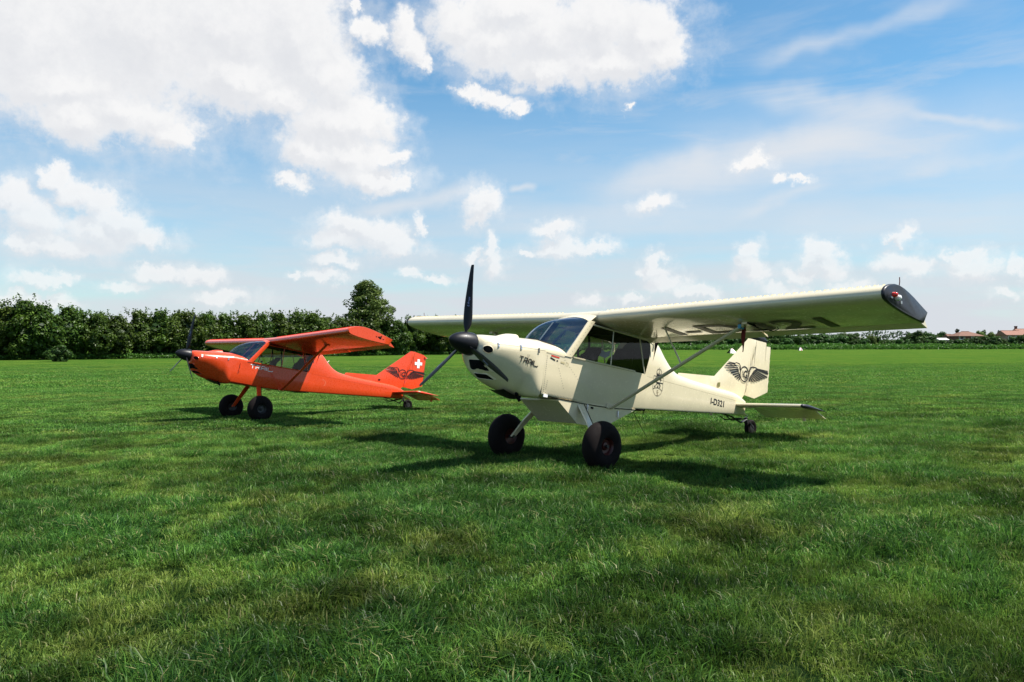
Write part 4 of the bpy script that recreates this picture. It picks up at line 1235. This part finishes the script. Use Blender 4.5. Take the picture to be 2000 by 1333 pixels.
        MB().tube([top + Vector((-.06, .03 * sd, -.01)), mid + Vector((-.05, .02 * sd, 0)), bot + Vector((-.05, 0, 0))], .005, 6).build("brake_line", MBLACK, leg)
        b = MB(); R0, RW = .303, .115; prof_t = []
        for q in np.linspace(-1, 1, 25):
            a = q * math.radians(125)
            prof_t.append((RW * math.sin(a) / math.sin(math.radians(100)) * .98, R0 - .125 + .125 * math.cos(a) ** 1 if abs(a) < 1.2 else R0 - .125 + .125 * math.cos(a)))
        b.lathe(prof_t, (AX, TY * sd, AZ), (0, 1, 0), 48)
        ty = b.build("tyre", MTYRE, root, smooth=40)
        b = MB(); b.lathe([(.085, .115), (.092, .108), (.080, .095), (.05, .085), (.045, .05), (.06, .045), (.065, .02), (.065, .0)], (AX, TY * sd, AZ), (0, sd, 0), 28)
        b.lathe([(-.085, .115), (-.06, .08), (-.06, .0)], (AX, TY * sd, AZ), (0, sd, 0), 20)
        b.build("wheel_rim", MREDRIM if not orange else MDARKSTEEL, ty, smooth=40)
        MB().lathe([(.065, .016), (.085, .014), (.09, 0)], (AX, TY * sd, AZ), (0, sd, 0), 12).build("axle_nut", MSTEEL, ty, smooth=40)
    # tail wheel: leaf spring, fork, steering springs
    cp, sp_ = math.cos(pitch), math.sin(pitch)
    def wb(xh, zw): return (xh * cp + zw * sp_, -xh * sp_ + zw * cp)     # level ground frame -> body frame
    TXw = -4.626 if not orange else -4.60
    twx, twz = wb(TXw, .135); zt_ = tail_zb(-3.75)
    b = MB(); b.tube([(-3.70, 0, zt_ - .005), (-3.95, 0, zt_ - .02), (-4.22, 0, zt_ - .085), (twx + .16, 0, twz + .13)], .010, 8, ell=3.0, wide=(0, 1, 0))
    b.tube([(twx + .17, 0, twz + .16), (twx + .13, 0, twz + .07)], .024, 10)
    tw = b.build("tail_spring", MDARKSTEEL, root, smooth=40)
    for sd in (1, -1):
        MB().tube([(twx + .13, .05 * sd, twz + .09), (twx + .03, .055 * sd, twz + .02), (twx, .055 * sd, twz)], .011, 8).build("wheel_fork", MDARKSTEEL, tw, smooth=40)
        MB().tube([(-3.72, .06 * sd, zt_ - .04), (-3.86, .065 * sd, zt_ - .085), (twx + .2, .06 * sd, twz + .14)], .009, 8).build("steering_spring", MBLACK, tw, smooth=40)
    b = MB(); b.lathe([(-.028, .06), (-.042, .09), (-.040, .12), (-.022, .136), (0, .14), (.022, .136), (.040, .12), (.042, .09), (.028, .06)], (twx, 0, twz), (0, 1, 0), 32)
    ty = b.build("tail_tyre", MTYRE, root, smooth=40)
    MB().lathe([(-.03, .0), (-.03, .064), (.03, .064), (.03, 0)], (twx, 0, twz), (0, 1, 0), 20).build("tail_rim", MDARKSTEEL, ty, smooth=30)
    # belly aerials
    if not orange:
        MB().tube([(-1.20, .22, tail_zb(-1.2)), (-1.50, .20, .62), (-1.62, .20, .52)], .004, 5).build("whip_aerial", MBLACK, root)
        MB().tube([(-1.42, .25, tail_zb(-1.4)), (-1.42, .25, tail_zb(-1.4) - .07)], .005, 5).build("drain_tube", MBLACK, root)
    else:
        MB().tube([(-.50, HW, .83), (-.56, HW, .78), (-.66, HW, .79), (-.72, HW, .83)], .006, 6).build("step_loop", MBLACK, root)
        MB().tube([(-1.72, .2, tail_zb(-1.7)), (-1.80, .2, tail_zb(-1.7) - .12)], .005, 5).build("whip_aerial", MBLACK, root)
    return root


WHITE = build_aircraft(False, (0.5089, 10.4284, 0.0), 3.8615, .1821, .0169, -.0577,
                       "cream high-wing light aircraft with black wing tips and lettering I-D321")
ORANGE = build_aircraft(True, (-6.3885, 19.3646, -.303), 3.8397, .1951, .0321, .12,
                        "bright orange high-wing light aircraft with white cross on its tail")


# ------------------------------------------------------------------ trees, hedge, weeds
def leaf_mesh(name, C, Nn, S, rnd, rs):
    """one small folded rhombus per leaf spray"""
    n = len(C)
    Nn = Nn / (np.linalg.norm(Nn, axis=1, keepdims=True) + 1e-9)
    r = rs.randn(n, 3); t = r - Nn * (r * Nn).sum(1, keepdims=True); t /= (np.linalg.norm(t, axis=1, keepdims=True) + 1e-9)
    b = np.cross(Nn, t); s = S[:, None]
    V = np.stack([C - t * s, C + b * s * .52 + Nn * s * .12, C + t * s, C - b * s * .52 + Nn * s * .12], 1).reshape(-1, 3)
    F = np.arange(n * 4).reshape(-1, 4)
    return fast_mesh(name, V, F, attr=np.repeat(rnd, 4))


def crown_leaves(rs, shape, nclump, nleaf, rc, size, up=.45):
    """clumps spread through a volume, leaves on the clumps; shape(dir, f) gives a point for a direction and depth"""
    C, N, S, R = [], [], [], []
    for i in range(nclump):
        d = rs.randn(3); d /= np.linalg.norm(d)
        f = rs.rand() ** .45
        c = shape(d, f); r = rc[0] + (rc[1] - rc[0]) * rs.rand()
        q = rs.randn(nleaf, 3); q /= np.linalg.norm(q, axis=1, keepdims=True)
        rad = r * (.55 + .5 * rs.rand(nleaf, 1) ** .5)
        p = c + q * rad * np.array([1, 1, .8])
        nn = q + np.array([0, 0, up]) + rs.randn(nleaf, 3) * .45
        C.append(p); N.append(nn); S.append(size[0] + (size[1] - size[0]) * rs.rand(nleaf))
        R.append(np.clip(.35 * rs.rand() + .65 * rs.rand(nleaf) * (.4 + .6 * rs.rand()), 0, 1))
    return np.vstack(C), np.vstack(N), np.concatenate(S), np.concatenate(R)


def egg(w, d, z0, z1, belly=.42, pw=1.0):
    """volume for a crown: half widths w, d, from z0 to z1, widest at belly"""
    def f(dr, k):
        t = .5 + .5 * dr[2]
        prof = math.sin(math.pi * min(1, max(.02, t)) ** (math.log(.5) / math.log(belly))) ** pw
        return np.array([dr[0] * w * k * (.35 + .65 * prof), dr[1] * d * k * (.35 + .65 * prof), z0 + (z1 - z0) * (.5 + (t - .5) * (.35 + .65 * k))])
    return f


MHEDGE = m_leaf("hedge_leaves", (.008, .024, .004), (.096, .158, .020), .28, (.09, .15, .02))
MTREE = m_leaf("tree_leaves", (.028, .056, .014), (.150, .200, .044), .32, (.12, .18, .03))
MFAR = m_leaf("far_tree_leaves", (.014, .040, .010), (.070, .140, .026), .30)
MPALE = m_leaf("pale_tree_leaves", (.055, .095, .022), (.15, .22, .05), .32)
MCONIF = m_leaf("conifer_needles", (.008, .020, .008), (.025, .045, .014), .15)
MWEED = m_leaf("weed_leaves", (.022, .070, .010), (.075, .190, .026), .35)
MBARK = m_plain("bark", (.075, .055, .038), rough=.95, var=.35, scale=6, bump=.02)


def trunk_mesh(rs, h, r, limbs, spread, z0=.5):
    b = MB(); lean = rs.randn(2) * .05 * h
    pts = [(lean[0] * t * t, lean[1] * t * t, h * t) for t in np.linspace(0, 1, 7)]
    pts[0] = (0, 0, -.25)
    b.tube(pts, [r * (1.25 - t * .95) for t in np.linspace(0, 1, 7)], 8)
    for i in range(limbs):
        a = rs.rand() * 6.283; t = z0 + (1 - z0) * rs.rand() * .9; zb = h * t; L = spread * (.6 + .5 * rs.rand())
        b.tube([(lean[0] * t * t, lean[1] * t * t, zb), (math.cos(a) * L * .45, math.sin(a) * L * .45, zb + L * .35), (math.cos(a) * L * .9, math.sin(a) * L * .9, zb + L * .95)], [r * .45, r * .28, r * .08], 6)
    me = bpy.data.meshes.new("trunk"); me.from_pydata(b.v, [], b.f); me.update(); me.materials.append(MBARK)
    me.polygons.foreach_set('use_smooth', np.ones(len(me.polygons), dtype=bool))
    return me


class TreeKind:
    def __init__(s, seed, name, make_crown, mat_, trunk):
        rs = np.random.RandomState(seed); s.name = name
        C, N, S, R = make_crown(rs)
        s.crown = leaf_mesh(name + "_crown", C, N, S, R, rs); s.crown.materials.append(mat_)
        s.trunk = trunk_mesh(rs, *trunk)
    def place(s, loc, rz, sc_, label, group=None, cat="tree"):
        r = bpy.data.objects.new(s.name, None); COL.objects.link(r)
        r.location = loc; r.rotation_euler = (0, 0, rz); r.scale = sc_ if isinstance(sc_, tuple) else (sc_,) * 3
        tag(r, label, cat, group)
        for nm, me in (("trunk", s.trunk), ("crown", s.crown)):
            o = bpy.data.objects.new(nm, me); COL.objects.link(o); o.parent = r
        return r


def hedge_crown(rs):
    a = crown_leaves(rs, egg(2.1, 1.9, .35, 5.6, .45, .8), 78, 105, (.45, .85), (.12, .20))
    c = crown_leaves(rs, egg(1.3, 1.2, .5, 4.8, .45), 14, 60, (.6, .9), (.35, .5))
    # upright shoots breaking the top line
    P = []
    for i in range(9):
        x, y = rs.randn(2) * .9; z = 5.0 + rs.rand() * .5; h = .5 + rs.rand() * .6
        k = rs.rand(16, 1); P.append(np.array([x, y, z]) + k * np.array([rs.randn() * .25, rs.randn() * .25, h]) + rs.randn(16, 3) * .09)
    P = np.vstack(P); n = len(P)
    s_ = (P, rs.randn(n, 3) + np.array([0, 0, .4]), .10 + .07 * rs.rand(n), rs.rand(n))
    c = (c[0], c[1], c[2], c[3] * .2)  # inner leaves coloured darker: shade of the crown's inside painted in
    return tuple(np.concatenate([a[i], c[i], s_[i]]) for i in range(4))


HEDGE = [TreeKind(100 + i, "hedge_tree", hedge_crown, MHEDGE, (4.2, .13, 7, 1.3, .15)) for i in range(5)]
LONE = TreeKind(210, "field_tree", lambda rs: crown_leaves(rs, egg(3.3, 3.1, 2.2, 12.0, .36, .85), 170, 95, (.45, .95), (.13, .23), .3), MTREE, (9.5, .24, 16, 2.6, .25))
BROAD = [TreeKind(300 + i, "broadleaf_tree", lambda rs: crown_leaves(rs, egg(3.0, 2.8, .7, 6.2, .5, .7), 46, 75, (.7, 1.15), (.24, .40)), MFAR, (4.6, .18, 6, 1.8, .3)) for i in range(3)]
PALE = TreeKind(330, "broadleaf_tree", lambda rs: crown_leaves(rs, egg(3.0, 2.8, .6, 5.6, .5, .7), 44, 75, (.7, 1.1), (.24, .38)), MPALE, (4.2, .17, 6, 1.8, .3))
CONE = TreeKind(340, "conifer_tree", lambda rs: crown_leaves(rs, egg(1.9, 1.9, .8, 9.2, .25, 1.0), 60, 60, (.35, .8), (.20, .34), .2), MCONIF, (8.2, .17, 4, .8, .3))
SHRUB = [TreeKind(350 + i, "shrub", lambda rs: crown_leaves(rs, egg(1.9, 1.8, .1, 3.1, .45, .6), 30, 70, (.5, .8), (.20, .32)), MFAR, (1.9, .08, 5, .9, .2)) for i in range(2)]

rs = np.random.RandomState(77)
HB = np.array([(-260, 707), (0, 703.5), (270, 700.5), (560, 697.5), (830, 693), (1010, 690.5)], float)
HT = np.array([(-260, 588), (0, 589), (75, 583), (120, 603), (200, 608), (300, 605), (400, 610), (500, 606), (560, 607), (592, 603), (640, 617), (690, 622), (760, 624), (810, 616), (900, 624), (1010, 630)], float)
px = -250.0; i = 0
while px < 1010:
    by = float(np.interp(px, HB[:, 0], HB[:, 1])); x, y = gpix(px, by)
    z = float(ground_z(x, y)); top = float(np.interp(px, HT[:, 0], HT[:, 1]))
    h = (HOR - top) / FPX * y + CAMH - z
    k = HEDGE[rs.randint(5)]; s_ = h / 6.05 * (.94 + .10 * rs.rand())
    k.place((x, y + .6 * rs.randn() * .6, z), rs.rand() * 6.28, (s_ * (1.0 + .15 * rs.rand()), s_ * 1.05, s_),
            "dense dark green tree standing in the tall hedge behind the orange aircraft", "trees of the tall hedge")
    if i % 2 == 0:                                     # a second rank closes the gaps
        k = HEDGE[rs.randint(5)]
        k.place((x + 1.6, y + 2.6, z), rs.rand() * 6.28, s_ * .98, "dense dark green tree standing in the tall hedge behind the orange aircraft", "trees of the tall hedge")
    i += 1
    px += 2.35 / y * FPX * (.85 + .3 * rs.rand())
x, y, z = at_depth(719, 128.0)
LONE.place((x, y, z), 1.0, (1.22, 1.22, .99), "tall single tree with airy crown rising above the hedge")
x, y = gpix(128, 706); SHRUB[0].place((x, y - 1.2, float(ground_z(x, y))), .4, (.62, .62, .55), "small light green bush at the foot of the tall hedge", cat="bush")

FARL = "rounded green tree in the distant row beyond the tall weeds"; FARG = "distant trees beyond the weeds"
# right-hand row: pixel column, top row, width in pixels, depth, kind
row = []
px = 985.0
while px < 1640:
    row.append((px, 650.5 + rs.randn() * 1.6, 34 + rs.rand() * 14, 243 + rs.rand() * 10, 0)); px += 19 + rs.rand() * 7
row += [(1648, 648, 40, 250, 0), (1672, 649, 38, 246, 0), (1660, 650, 40, 256, 0), (1775, 647, 34, 252, 0), (1792, 644, 46, 246, 0), (1810, 646, 34, 256, 0),
        (1829, 653, 30, 300, 0), (1841, 646.5, 30, 330, 0), (1800, 652, 40, 262, 0), (1912, 644, 30, 345, 2), (1922, 643, 24, 350, 0), (1936, 646, 26, 345, 2), (2030, 645, 50, 260, 0), (2065, 642, 50, 255, 0), (2110, 644, 50, 260, 0)]
for (px, top, wpx, dep, kd) in row:
    x, y, z = at_depth(px, dep); h = (HOR - top) / FPX * dep + CAMH - z; w_ = wpx / FPX * dep
    K = BROAD[rs.randint(3)] if kd == 0 else PALE
    K.place((x, y, z), rs.rand() * 6.28, (w_ / 6.6, w_ / 6.6, h / 6.7),
            FARL if kd == 0 else "pale yellow-green tree beside the red-roofed houses", FARG if kd == 0 else "pale trees by the houses")
x, y, z = at_depth(1701, 240.0)
PALE.place((x, y, z), .3, (.62, .62, .70), "pale yellowish bush standing alone at the end of the distant row", cat="bush")
for (px, top, wpx, dep, lb) in ((1870, 639.5, 13, 335, "dark conifer rising behind the low red-roofed house"), (1951, 642.5, 9, 330, "slim dark conifer between the two red-roofed houses")):
    x, y, z = at_depth(px, dep); h = (HOR - top) / FPX * dep + CAMH - z; w_ = wpx / FPX * dep
    CONE.place((x, y, z), 0, (w_ / 4.2, w_ / 4.2, h / 9.6), lb)
px = 1716.0
q_ = 985.0
while q_ < 1716:                                       # undergrowth of the distant row
    dep = 238 + rs.rand() * 6; x, y, z = at_depth(q_, dep); h = 2.6 + 1.5 * rs.rand()
    SHRUB[rs.randint(2)].place((x, y, z), rs.rand() * 6.28, (h / 3.3 * 1.25, h / 3.3, h / 3.3), "leafy shrub below the distant trees beyond the weeds", "undergrowth of the distant tree row", "shrub")
    q_ += 18 + rs.rand() * 8
while px < 2060:                                       # low shrubs in front of the houses
    dep = 240 + rs.rand() * 8; x, y, z = at_depth(px, dep)
    top = float(np.interp(px, [1716, 1770, 1850, 1880, 1920, 1950, 1962, 1985, 2060], [661, 663, 664, 662, 655.5, 657, 661, 654, 655])) + rs.rand() * 2.0
    h = (HOR - top) / FPX * dep + CAMH - z
    SHRUB[rs.randint(2)].place((x, y, z), rs.rand() * 6.28, (h / 3.3 * .95, h / 3.3 * .95, h / 3.3), "leafy shrub in the hedge between the weeds and the houses", "shrubs before the houses", "shrub")
    px += 10 + rs.rand() * 7

# far wood on the skyline, one mass
C, N, S, R = [], [], [], []
for px in np.arange(940, 2300, 9.0):
    dep = 640 + 80 * rs.rand(); x, y, z = at_depth(px, dep)
    top = 653.5 + 2.4 * math.sin(px * .021) + 1.5 * rs.randn() - (4.2 if 1690 < px < 1765 else 0)
    h = (HOR - top) / FPX * dep + CAMH - z; k = 46
    P = np.stack([x + rs.randn(k) * 2.6, y + rs.randn(k) * 2.5, z + h * rs.rand(k) ** .7], -1)
    C.append(P); N.append(rs.randn(k, 3) + np.array([0, 0, .7])); S.append(.9 + .7 * rs.rand(k)); R.append(rs.rand(k) * (.4 + .6 * rs.rand()))
me = leaf_mesh("far_wood", np.vstack(C), np.vstack(N), np.concatenate(S), np.concatenate(R), rs)
tag(linkobj("far_wood", me, None, m_leaf("far_wood_leaves", (.030, .062, .030), (.075, .125, .055), .25)), "low wood on the skyline far behind the field", "wood", kind="stuff")


def weeds(name, pts, hgt, depth, dens, size, label):
    """rough tall plants along a line of ground points"""
    C, N, S, R = [], [], [], []
    P = np.array(pts); L = np.concatenate([[0], np.cumsum(np.hypot(*np.diff(P, axis=0).T))])
    n = int(L[-1] * dens)
    s_ = rs.rand(n) * L[-1]; X = np.interp(s_, L, P[:, 0]); Y = np.interp(s_, L, P[:, 1]); d = rs.rand(n)
    Y = Y + d * depth
    lump = vnoise(s_ * .22, d * 4, 9) * .6 + vnoise(s_ * .9, d * 7, 10) * .4
    for j in range(n):
        h = hgt * (.35 + .75 * lump[j]) * (.65 + .35 * d[j]); k = 16; z = float(ground_z(X[j], Y[j]))
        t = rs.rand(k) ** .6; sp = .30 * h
        C.append(np.stack([X[j] + rs.randn(k) * sp, Y[j] + rs.randn(k) * sp, z + h * t], -1)); N.append(rs.randn(k, 3) + np.array([0, -.2, .6]))
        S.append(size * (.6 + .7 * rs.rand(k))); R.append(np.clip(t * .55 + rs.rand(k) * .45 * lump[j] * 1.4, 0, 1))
    me = leaf_mesh(name, np.vstack(C), np.vstack(N), np.concatenate(S), np.concatenate(R), rs)
    tag(linkobj(name, me, None, MWEED), label, "weeds", kind="stuff")


weeds("tall_weeds", [gpix(p, q) for p, q in ((960, 685.5), (1250, 684.5), (1600, 683.5), (2000, 682.5), (2300, 682))], 2.1, 16, 13, .26, "band of tall green weeds along the far edge of the mown field")
weeds("hedge_foot_weeds", [(lambda g: (g[0], g[1] - 3.4))(gpix(p, q)) for p, q in HB], .95, 2.6, 22, .13, "strip of rough weeds along the foot of the tall hedge")


# ------------------------------------------------------------------ houses and field markers
def m_roof(name, col):
    m_, T, out = mat(name)
    co = T.n('ShaderNodeTexCoord').outputs['Object']
    n_ = T.noise(co, 1.4, 5, .65)
    wv = T.n('ShaderNodeTexWave', {'Vector': co, 'Scale': 2.2, 'Distortion': 1.0}, bands_direction='X')
    c = T.mix(n_, (*[c_ * .7 for c_ in col], 1), (*[min(1, c_ * 1.25) for c_ in col], 1))
    b = pbsdf(T, out, Base_Color=c, Roughness=.9)
    bp_ = T.n('ShaderNodeBump', {'Strength': .5, 'Distance': .05, 'Height': wv.outputs['Fac']}); T.L.new(bp_.outputs[0], b.inputs['Normal'])
    return m_


MROOF = m_roof("clay_tiles", (.17, .085, .058)); MROOF2 = m_roof("pink_clay_tiles", (.25, .125, .09)); MTIN = m_plain("pale_sheet_roof", (.62, .60, .57), .6, var=.1, scale=1)
MBRICK = m_plain("dark_brick", (.13, .06, .05), .9, var=.3, scale=2); MPINK = m_plain("pink_plaster", (.30, .20, .17), .9, var=.15, scale=1)
MPANE = m_plain("window_pane", (.03, .035, .04), .1, var=.2, coat=.5); MFRAME = m_plain("white_frame", (.80, .80, .78), .5, var=.05)
MOCHRE = m_plain("ochre_fascia", (.50, .26, .07), .8, var=.2, scale=2)


def house(name, px, dep, wid, deep, eave, ridge, wallm, roofm, label, windows, hip=1.0, chimney=None, rz=0.0):
    r = bpy.data.objects.new(name, None); COL.objects.link(r)
    x, y, z = at_depth(px, dep); r.location = (x, y, z); r.rotation_euler = (0, 0, rz); tag(r, label, "house")
    b = MB(); b.box((0, 0, eave / 2 - .1), (wid / 2, deep / 2, eave / 2 + .1))
    if hip == 0:
        b.add([(sx * wid / 2, -deep / 2, eave) for sx in (-1, 1)] + [(sx * wid / 2, deep / 2, eave) for sx in (-1, 1)] + [(sx * wid / 2, 0, ridge - .12) for sx in (-1, 1)], [(0, 4, 2), (1, 3, 5)])
    b.build("wall", wallm, r)
    w2, d2 = wid / 2 + .45, deep / 2 + .45; hx = (d2 if hip else 0) * hip
    top = [(-w2 + hx, 0, ridge), (w2 - hx, 0, ridge)]; base = [(-w2, -d2, eave - .12), (w2, -d2, eave - .12), (w2, d2, eave - .12), (-w2, d2, eave - .12)]
    b = MB(); b.add(top + base, [(2, 3, 1, 0), (4, 5, 0, 1), (5, 2, 0), (3, 4, 1)])
    b.add([(p[0], p[1], p[2] - .16) for p in base], [(3, 2, 1, 0)])
    b.grid([base, [(p[0], p[1], p[2] - .16) for p in base]], close=True)
    rf = b.build("roof", roofm, r)
    b = MB(); b.tube([top[0], top[1]], .14, 8); b.build("ridge_tiles", roofm, rf)
    if chimney:
        cx, ch = chimney
        b = MB(); b.box((cx, .3, ridge + ch / 2 - .5), (.38, .38, ch / 2 + .5)); ck = b.build("chimney", MBRICK, r)
        MB().box((cx, .3, ridge + ch + .06), (.48, .48, .09)).build("chimney_cap", MBRICK, ck)
    for (wx, wz, ww, wh) in windows:
        f = MB().box((wx, -deep / 2 - .03, wz), (ww / 2 + .1, .05, wh / 2 + .1)).build("window", MFRAME, r)
        MB().box((wx - ww / 4 - .02, -deep / 2 - .085, wz), (ww / 4 - .03, .015, wh / 2)).build("pane", MPANE, f)
        MB().box((wx + ww / 4 + .02, -deep / 2 - .085, wz), (ww / 4 - .03, .015, wh / 2)).build("pane", MPANE, f)
        MB().box((wx, -deep / 2 - .08, wz - wh / 2 - .16), (ww / 2 + .18, .12, .05)).build("sill", MFRAME, f)
    return r


house("low_house", 1885, 300.0, 9.0, 8.0, 4.35, 5.9, MBRICK, MROOF, "long dark brick house under a hipped clay-tile roof", [(-3.9, 3.6, .9, 1.0), (-2.9, 3.6, .9, 1.0), (.6, 3.4, 1.0, 1.1), (2.4, 3.4, .9, 1.0)], hip=.8)
house("gabled_house", 1852, 304.0, 2.6, 5.0, 3.0, 4.9, MBRICK, MROOF, "narrow brick outbuilding with steep roof beside the long brick house", [], hip=0.0, rz=.5)
house("farm_house", 1972, 320.0, 6.4, 7.0, 4.9, 6.5, MPINK, MROOF2, "lower pink plastered house under a pale red tiled roof", [(-2.2, 3.8, .8, 1.2), (0.4, 3.9, .8, 1.0)], hip=0.0)
house("tall_farm_house", 1999, 322.0, 6.6, 8.0, 5.4, 7.2, MPINK, MROOF2, "taller pink plastered house with a chimney on its red roof", [(-1.6, 4.2, .8, 1.1)], hip=0.0, chimney=(-2.9, 1.0))
house("shed", 1839, 262.0, 2.4, 3.0, 2.9, 3.25, MPINK, MTIN, "small shed with a pale flat roof near the brick house", [], hip=0.0)


def marker(px, py, wid, rz, label):
    x, y = gpix(px, py); z = float(ground_z(x, y))
    r = bpy.data.objects.new("field_marker", None); COL.objects.link(r); r.location = (x, y, z); r.rotation_euler = (0, 0, rz); tag(r, label, "marker")
    h = wid * .62; d = wid * .55
    cuts = [(-.5, -.22, MINK), (-.22, .14, MFRAME), (.14, .34, MREDPRINT), (.34, .5, MFRAME)]
    for sd in (-1, 1):
        for (u0, u1, m_) in cuts:
            b = MB(); lo, hi = .04, h
            pt = lambda u, t, o: (u * wid * (1 - .72 * t), sd * (d * (1 - t) + .012 + o), .02 + h * t)
            b.add([pt(u0, 0, 0), pt(u1, 0, 0), pt(u1, 1, 0), pt(u0, 1, 0), pt(u0, 0, .03), pt(u1, 0, .03), pt(u1, 1, .03), pt(u0, 1, .03)],
                  [(0, 1, 2, 3), (7, 6, 5, 4), (0, 4, 5, 1), (1, 5, 6, 2), (2, 6, 7, 3), (3, 7, 4, 0)])
            b.build("panel", m_, r)


marker(1429, 690.5, 1.35, .2, "small red, white and black tent-shaped marker board beside the cream tail fin")
marker(1563, 685.0, 1.15, -.3, "small tent-shaped marker board at the edge of the tall weeds")
